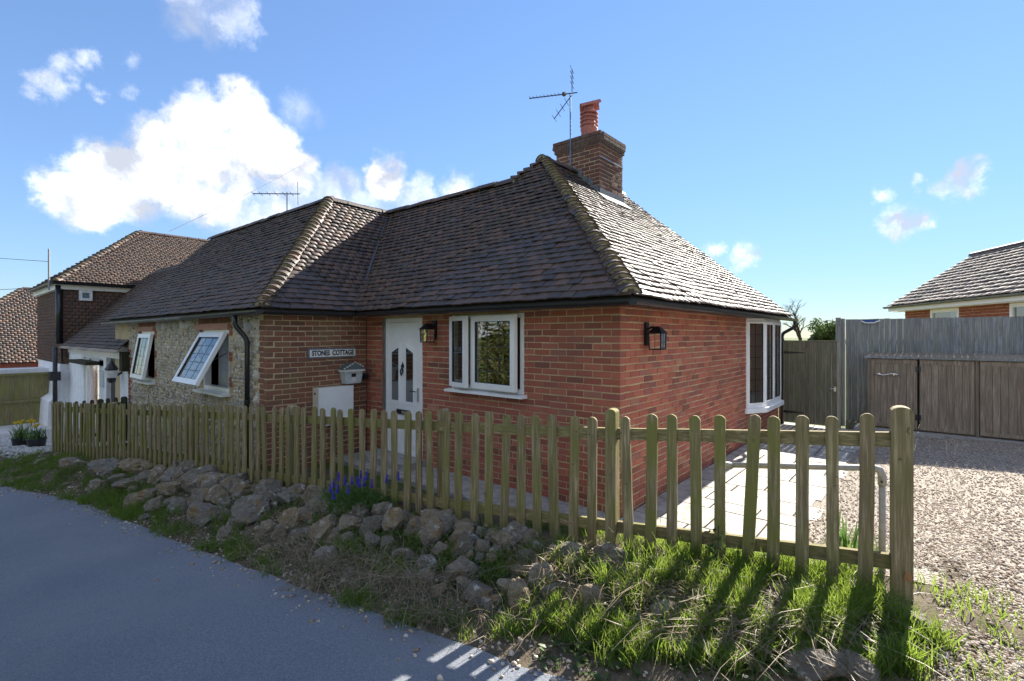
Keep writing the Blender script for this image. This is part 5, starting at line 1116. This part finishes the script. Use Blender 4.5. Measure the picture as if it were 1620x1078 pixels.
def patch(n, px, py, rx, ry, clump=10, cr=.035, gap=-.9):
    """tufts of blades whose bases lie around a place on the bank"""
    out = []
    for _ in range(max(1, n//clump)):
        a = random.random()*6.283; r = random.random()**.5; g = hit(px+rx*r*math.cos(a), py+ry*r*math.sin(a))
        if g.y < Ye(g.x)-.02 or noise.noise(V((g.x*4.3, g.y*4.3, 2.2))) < gap: continue
        for _ in range(clump):
            x = g.x+random.gauss(0, cr); y = g.y+random.gauss(0, cr); out.append((x, y, bankz(x, y)-.01))
    return out
lush = []
for (px, py, rx, ry, n) in [(1010, 945, 60, 45, 900), (1090, 930, 60, 45, 1300), (1160, 940, 60, 50, 1500), (1230, 950, 60, 50, 1400), (1300, 965, 60, 45, 1200), (1370, 985, 45, 40, 700), (1410, 1010, 40, 35, 500), (1110, 985, 90, 35, 800), (1250, 1000, 90, 30, 700), (1440, 1040, 30, 30, 300), (960, 970, 40, 30, 350), (1180, 900, 200, 14, 900), (1060, 880, 120, 10, 500)]:
    lush += patch(int(n*1.15), px, py, rx, ry, 10, .02, -.15)
blades('grass', lush, .05, .21, .0055, 'grass', .5)['label'] = 'tall bright grass tufts below the right end of the picket fence'
bpy.data.objects['grass']['category'] = 'grass'
mid = []
for (px, py, rx, ry, n) in [(120, 735, 90, 24, 3200), (60, 745, 70, 22, 2600), (25, 755, 40, 18, 1200), (190, 780, 60, 30, 2200), (150, 770, 80, 26, 2200), (240, 810, 50, 25, 1100), (180, 815, 40, 20, 900), (300, 735, 90, 14, 1400), (360, 835, 30, 16, 500), (380, 880, 28, 14, 600), (410, 885, 20, 10, 300), (390, 745, 50, 12, 700), (580, 785, 44, 22, 1200), (240, 870, 20, 10, 200), (560, 870, 30, 18, 300), (620, 900, 30, 20, 300),
        (780, 905, 40, 24, 400), (720, 1000, 30, 14, 160), (800, 1005, 30, 14, 180), (850, 1000, 24, 16, 220), (590, 960, 40, 14, 200), (900, 985, 40, 20, 500), (880, 880, 50, 20, 420), (920, 905, 40, 20, 500), (960, 1010, 50, 20, 600), (1010, 1020, 60, 16, 500), (480, 760, 160, 10, 500), (700, 850, 200, 14, 400), (1120, 1050, 40, 12, 200), (1480, 1030, 20, 24, 200), (40, 772, 60, 8, 900), (120, 797, 50, 8, 900), (190, 818, 40, 8, 600), (270, 845, 40, 10, 500), (340, 866, 40, 10, 500), (450, 800, 140, 40, 1500), (650, 870, 140, 50, 1600), (850, 930, 60, 50, 700), (440, 912, 60, 10, 350), (540, 955, 50, 10, 300), (640, 990, 50, 10, 250), (1000, 1045, 70, 14, 420), (1120, 1055, 80, 14, 480), (1240, 1040, 70, 16, 420), (1400, 1060, 60, 14, 420), (900, 1015, 50, 12, 260), (1340, 1020, 60, 14, 380)]:
    mid += patch(n, px, py, rx, ry, 11, .025, -.2)
g2 = blades('grass', mid, .05, .15, .006, 'grass', .5); tag(g2, 'short green grass growing between the bank stones and at the lane edge', 'grass')
tag(bpy.data.objects['grass'], 'tall bright grass tufts below the right end of the picket fence', 'grass')
inner = []
for _ in range(3800):
    x = random.uniform(-.2, 2.25); y = Yf(x)+abs(random.gauss(0, .4))+.02
    if y < .2: inner.append((x, y, zt(x, y)-.005))
for _ in range(900):
    x = random.uniform(2.4, 4.2); y = random.uniform(-2.2, -.7); 
    if noise.noise(V((x*2, y*2, 4))) > -.05: inner += [(x+random.gauss(0, .03), y+random.gauss(0, .03), zt(x, y)) for _ in range(4)]
tag(blades('grass', inner, .03, .10, .006, 'grass', .5), 'thin grass behind the picket fence and creeping into the gravel', 'grass')
st_ = []
for (px, py, rx, ry, n) in [(540, 915, 70, 40, 1500), (620, 930, 60, 40, 1200), (480, 900, 50, 25, 900), (690, 970, 70, 26, 600), (860, 900, 50, 30, 700), (900, 960, 40, 40, 400), (430, 880, 60, 20, 500), (300, 850, 100, 20, 600), (150, 760, 80, 20, 800), (1000, 960, 60, 40, 300), (760, 990, 80, 20, 350), (1150, 1010, 160, 25, 1500), (1100, 950, 130, 40, 1200), (1300, 980, 110, 40, 900), (400, 800, 160, 30, 700)]:
    st_ += patch(int(n*.45), px, py, rx, ry, 6, .05, -.1)
tag(blades('dead_grass', st_, .10, .32, .005, 'straw', 1.3, flop=.75), 'dry straw-coloured dead stems lying over the bank', 'dead grass')
bpy.data.objects['dead_grass']['kind'] = 'stuff'
wd = []
for _ in range(1300):
    a_ = random.choice(ROCKS) if random.random() < .7 else (random.uniform(900, 1420), random.uniform(960, 1065)); g = hit(a_[0]+random.gauss(0, 30), a_[1]+random.gauss(8, 16))
    if g.y > Ye(g.x)+.05: wd.append(g)
vs = []
for g in wd:
    for _ in range(random.randint(5, 11)):
        a = random.random()*6.283; d = V((math.cos(a), math.sin(a), random.uniform(.2, .9))).normalized(); w = V((-math.sin(a), math.cos(a), 0)); L_ = random.uniform(.02, .055); b = g+V((random.gauss(0, .03), random.gauss(0, .03), random.uniform(0, .03)))
        vs += [b, b+d*L_*.55+w*L_*.28, b+d*L_+V((0, 0, -.008)), b+d*L_*.55-w*L_*.28]
vs = np.array([tuple(v) for v in vs]); tag(np_mesh('weeds', vs, np.arange(len(vs)).reshape(-1, 4), 'leaf_dark'), 'low broad-leaved weeds growing between the bank stones', 'weeds')
# small rubble and leaf litter on the bank and road edge
ps = []; rs = []
for _ in range(4200):
    x = random.uniform(-12, 3); y = Ye(x)+random.gauss(.12, .16) if random.random() < .55 else random.uniform(Ye(x), Yf(x)); ps.append((x, y, max(bankz(x, y), zl(x)+.016 if y < Ye(x) else -9)+.002)); r = abs(random.gauss(.007, .006))+.004; rs.append((r, r, r*.7))
tag(scatter_mesh('rubble', OV, OF, ps, rs, 'pebble', None, .35), 'small loose stones along the lane edge and bank', 'rubble')
# gravel stones on the drive
ps = []; rs = []
N = 0
while N < 52000:
    fwd = 2.2+random.random()**1.6*8.5; px = random.uniform(1180, 2900); c = CAM+FW*fwd+RT*fwd*(px-CX)/FPX
    if c.x > 1.5 and (c.x > 2.5 or c.y > Yf(c.x)+.5) and c.y < 6.7 and c.y > Ye(c.x) and (c.x > 1.5+.12*random.random()):
        zz = zt(c.x, c.y)+.012+.018*noise.noise(V((c.x*1.3, c.y*1.3, 9)))
        r = random.uniform(.004, .013); ps.append((c.x, c.y, zz)); rs.append((r*random.uniform(.8, 1.4), r, r*.75)); N += 1
tag(scatter_mesh('gravel', OV, OF, ps, rs, 'pebble', None, .3), 'loose brown and cream gravel stones covering the drive', 'gravel')
ps = []; rs = []
for _ in range(9000):
    x = random.uniform(-18, -11.2); y = random.uniform(Yf(x)-.6, Yf(x)+2.2); r = random.uniform(.012, .03); ps.append((x, y, zt(x, y)+.025)); rs.append((r, r, r*.7))
tag(scatter_mesh('gravel', OV, OF, ps, rs, 'white_pebble', None, .3), 'white gravel stones in front of the neighbouring porch', 'gravel')
# grape hyacinths
gh = thing('grape_hyacinth', 'clump of blue grape hyacinths at the fence foot below the door', 'flower', hit(580, 800)); gpt = patch(1700, 566, 806, 54, 16, 10, .035)
blades('leaves', gpt, .18, .36, .008, 'leaf_bulb', .6, gh, .35, None)
for (px, py) in [(553, 772), (565, 765), (572, 768), (580, 762), (587, 765), (535, 770), (530, 778), (575, 778), (541, 785), (595, 772), (560, 783), (545, 763), (620, 766), (638, 766), (536, 790), (582, 772)]:
    g = hit(px-8, py+46); top = g+V((random.uniform(-.02, .02), 0, .36+random.uniform(-.03, .03)))
    fl_ = MB().tube([g, top-V((0, 0, .05))], .003, 4).obj('flower_stem', 'leaf_bulb', gh); m = MB()
    for k in range(6): m.lathe(top+V((0, 0, -.06+k*.015)), [(.005, 0), (.021-.002*k, .007), (.005, .014)], 7)
    m.obj('flower_spike', 'muscari', gh)
# plants in pots
def pot_plant(px, py, label, dy):
    g = hit(px, py); f = (g-CAM).dot(FW)/FPX; t = thing('potted_daffodil', label, 'potted plant', g, 'pots of daffodils on the white gravel'); r = 12*f
    MB().lathe(g, [(r*.85, 0), (r, 14*f*.9), (r*1.06, 14*f), (r*.9, 14*f)], 18).obj('pot', 'black_plastic', t); tp = g+V((0, 0, 13*f))
    blades('leaves', [(tp.x+random.gauss(0, r*.45), tp.y+random.gauss(0, r*.45), tp.z) for _ in range(70)], 12*f, 22*f, .02, 'leaf_bulb', .45, t, 0, None)
    for k in range(dy):
        b = tp+V((random.gauss(0, r*.5), random.gauss(0, r*.5), 0)); e = b+V((random.gauss(0, r*.4), random.gauss(0, r*.4), random.uniform(20, 30)*f)); MB().tube([b, e], .006, 4).obj('flower_stem', 'leaf_bulb', t)
        d = (CAM-e).normalized(); s1 = d.orthogonal().normalized(); s2 = d.cross(s1); m = MB()
        for q in range(6):
            a = q*math.pi/3; v = s1*math.cos(a)+s2*math.sin(a); w = d.cross(v); m.poly([e, e+v*.02+w*.013, e+v*.04, e+v*.02-w*.013])
        m.tube([e, e+d*.022], .011, 7); m.obj('flower', 'daffodil', t)
pot_plant(34, 706, 'left black pot of yellow daffodils on white gravel', 6); pot_plant(58, 708, 'right black pot of yellow daffodils beside the fence end', 5)
# iris-like plant behind the fence, right
g = V((2.02, -.55, zt(2.02, -.55))); ir = thing('garden_plant', 'bright green sword-leaved plant behind the fence near the end post', 'plant', g); blades('leaves', [(g.x+random.gauss(0, .05), g.y+random.gauss(0, .05), g.z) for _ in range(26)], .15, .32, .022, 'leaf_bulb', .25, ir, 0, None)
iv = hit(1135, 905); ivy = thing('ivy', 'dark ivy sprig climbing the foot of a fence picket', 'plant', iv); ps = []
m = MB(); m.tube([iv, iv+V((.0, .02, .3))], .004, 5); m.obj('ivy_stem', 'bark', ivy)
m = MB()
for k in range(70):
    c = iv+V((random.gauss(0, .05), random.gauss(-.01, .03), abs(random.gauss(.06, .1)))); a = V((random.gauss(0, 1), random.gauss(0, 1), random.gauss(0, 1))).normalized()*.016; b = a.orthogonal().normalized()*.014; m.poly([c-a, c+b, c+a*1.3, c-b])
m.obj('ivy_leaves', 'leaf_dark', ivy)
tw = [hit(858, 1043), hit(880, 1030), hit(930, 1026), hit(972, 1026)]; tag(MB().tube([p+V((0, 0, .03)) for p in tw], [.006, .007, .006, .004], 6).obj('fallen_twig', 'bark'), 'thin fallen twig lying at the lane edge in front of the grass', 'twig')
# trees behind the gate
def leafball(name, parent, c, rad, n, size, mat):
    c = V(c); P = []
    cl = [(c+V((random.gauss(0, .45)*rad[0], random.gauss(0, .45)*rad[1], random.gauss(0, .45)*rad[2])), random.uniform(.25, .5)) for _ in range(18)]
    vs = np.zeros((n, 4, 3))
    for i in range(n):
        q, r = random.choice(cl); d = V((random.gauss(0, 1), random.gauss(0, 1), random.gauss(0, 1))).normalized()*r*(random.random()**.4); p = q+V((d.x*rad[0], d.y*rad[1], d.z*rad[2]))
        a = V((random.gauss(0, 1), random.gauss(0, 1), random.gauss(0, 1))).normalized(); b = a.orthogonal().normalized(); s = size*random.uniform(.6, 1.3)
        vs[i] = [p-a*s, p+b*s*.5, p+a*s, p-b*s*.5]
    fs = np.arange(n*4).reshape(n, 4); return np_mesh(name, vs.reshape(-1, 3), fs, mat, parent, None)
def bare_tree(base, h, label, spread=.5):
    t = thing('bare_tree', label, 'tree', base); m = MB(); rnd = random.Random(5)
    def br(p, d, L, r, k):
        q = p+d*L*.5+V((rnd.gauss(0, .06), rnd.gauss(0, .06), 0))*L; e = q+(d+V((rnd.gauss(0, .15), rnd.gauss(0, .15), .05)))*L*.5; m.tube([p, q, e], [r, r*.85, r*.65], 5, False)
        if k == 0: return
        for _ in range(rnd.choice((2, 3, 3))):
            dd = (d+V((rnd.gauss(0, spread), rnd.gauss(0, spread), rnd.uniform(-.1, .3)))).normalized(); br(q.lerp(e, rnd.random()), dd, L*rnd.uniform(.55, .8), r*.55, k-1)
    MB().tube([base, V(base)+V((.05, 0, h*.25))], [.16, .11], 8).obj('trunk', 'bark', t); br(V(base)+V((.05, 0, h*.22)), V((0, 0, 1)), h*.32, .1, 5); m.obj('branches', 'bark', t)
bare_tree((-1.73, 19.24, 0), 3.2, 'bare spreading tree behind the boarded garden gate')
eg = thing('evergreen_tree', 'small bushy evergreen behind the garden gate beside tall fence', 'tree', (-1.12, 19.9, 0)); MB().tube([(-1.12, 19.9, 0), (-1.12, 19.9, 1.6)], [.15, .1], 8).obj('trunk', 'bark', eg); leafball('crown', eg, (-1.12, 19.9, 1.7), (.75, .9, .75), 5000, .06, 'leaf_dark')
# sunlit hedge bank across the lane (mirrored in the windows)
for k, x in enumerate((-14, -10.5, -7, -3.5, 0, 3.5, 7)):
    hb = thing('hedge', f'shrubby hedge bush across the lane, {ORD[k]} from the downhill end', 'hedge', (x, -9.5, zl(x))); MB().tube([(x, -9.6, zl(x)), (x, -9.6, zl(x)+1.2)], [.08, .04], 6).obj('stem', 'bark', hb)
    leafball('foliage', hb, (x, -9.6, zl(x)+2.0), (2.3, 1.0, 2.6), 4200, .13, 'leaf_hedge')
finish_bricks(); finish_tiles()
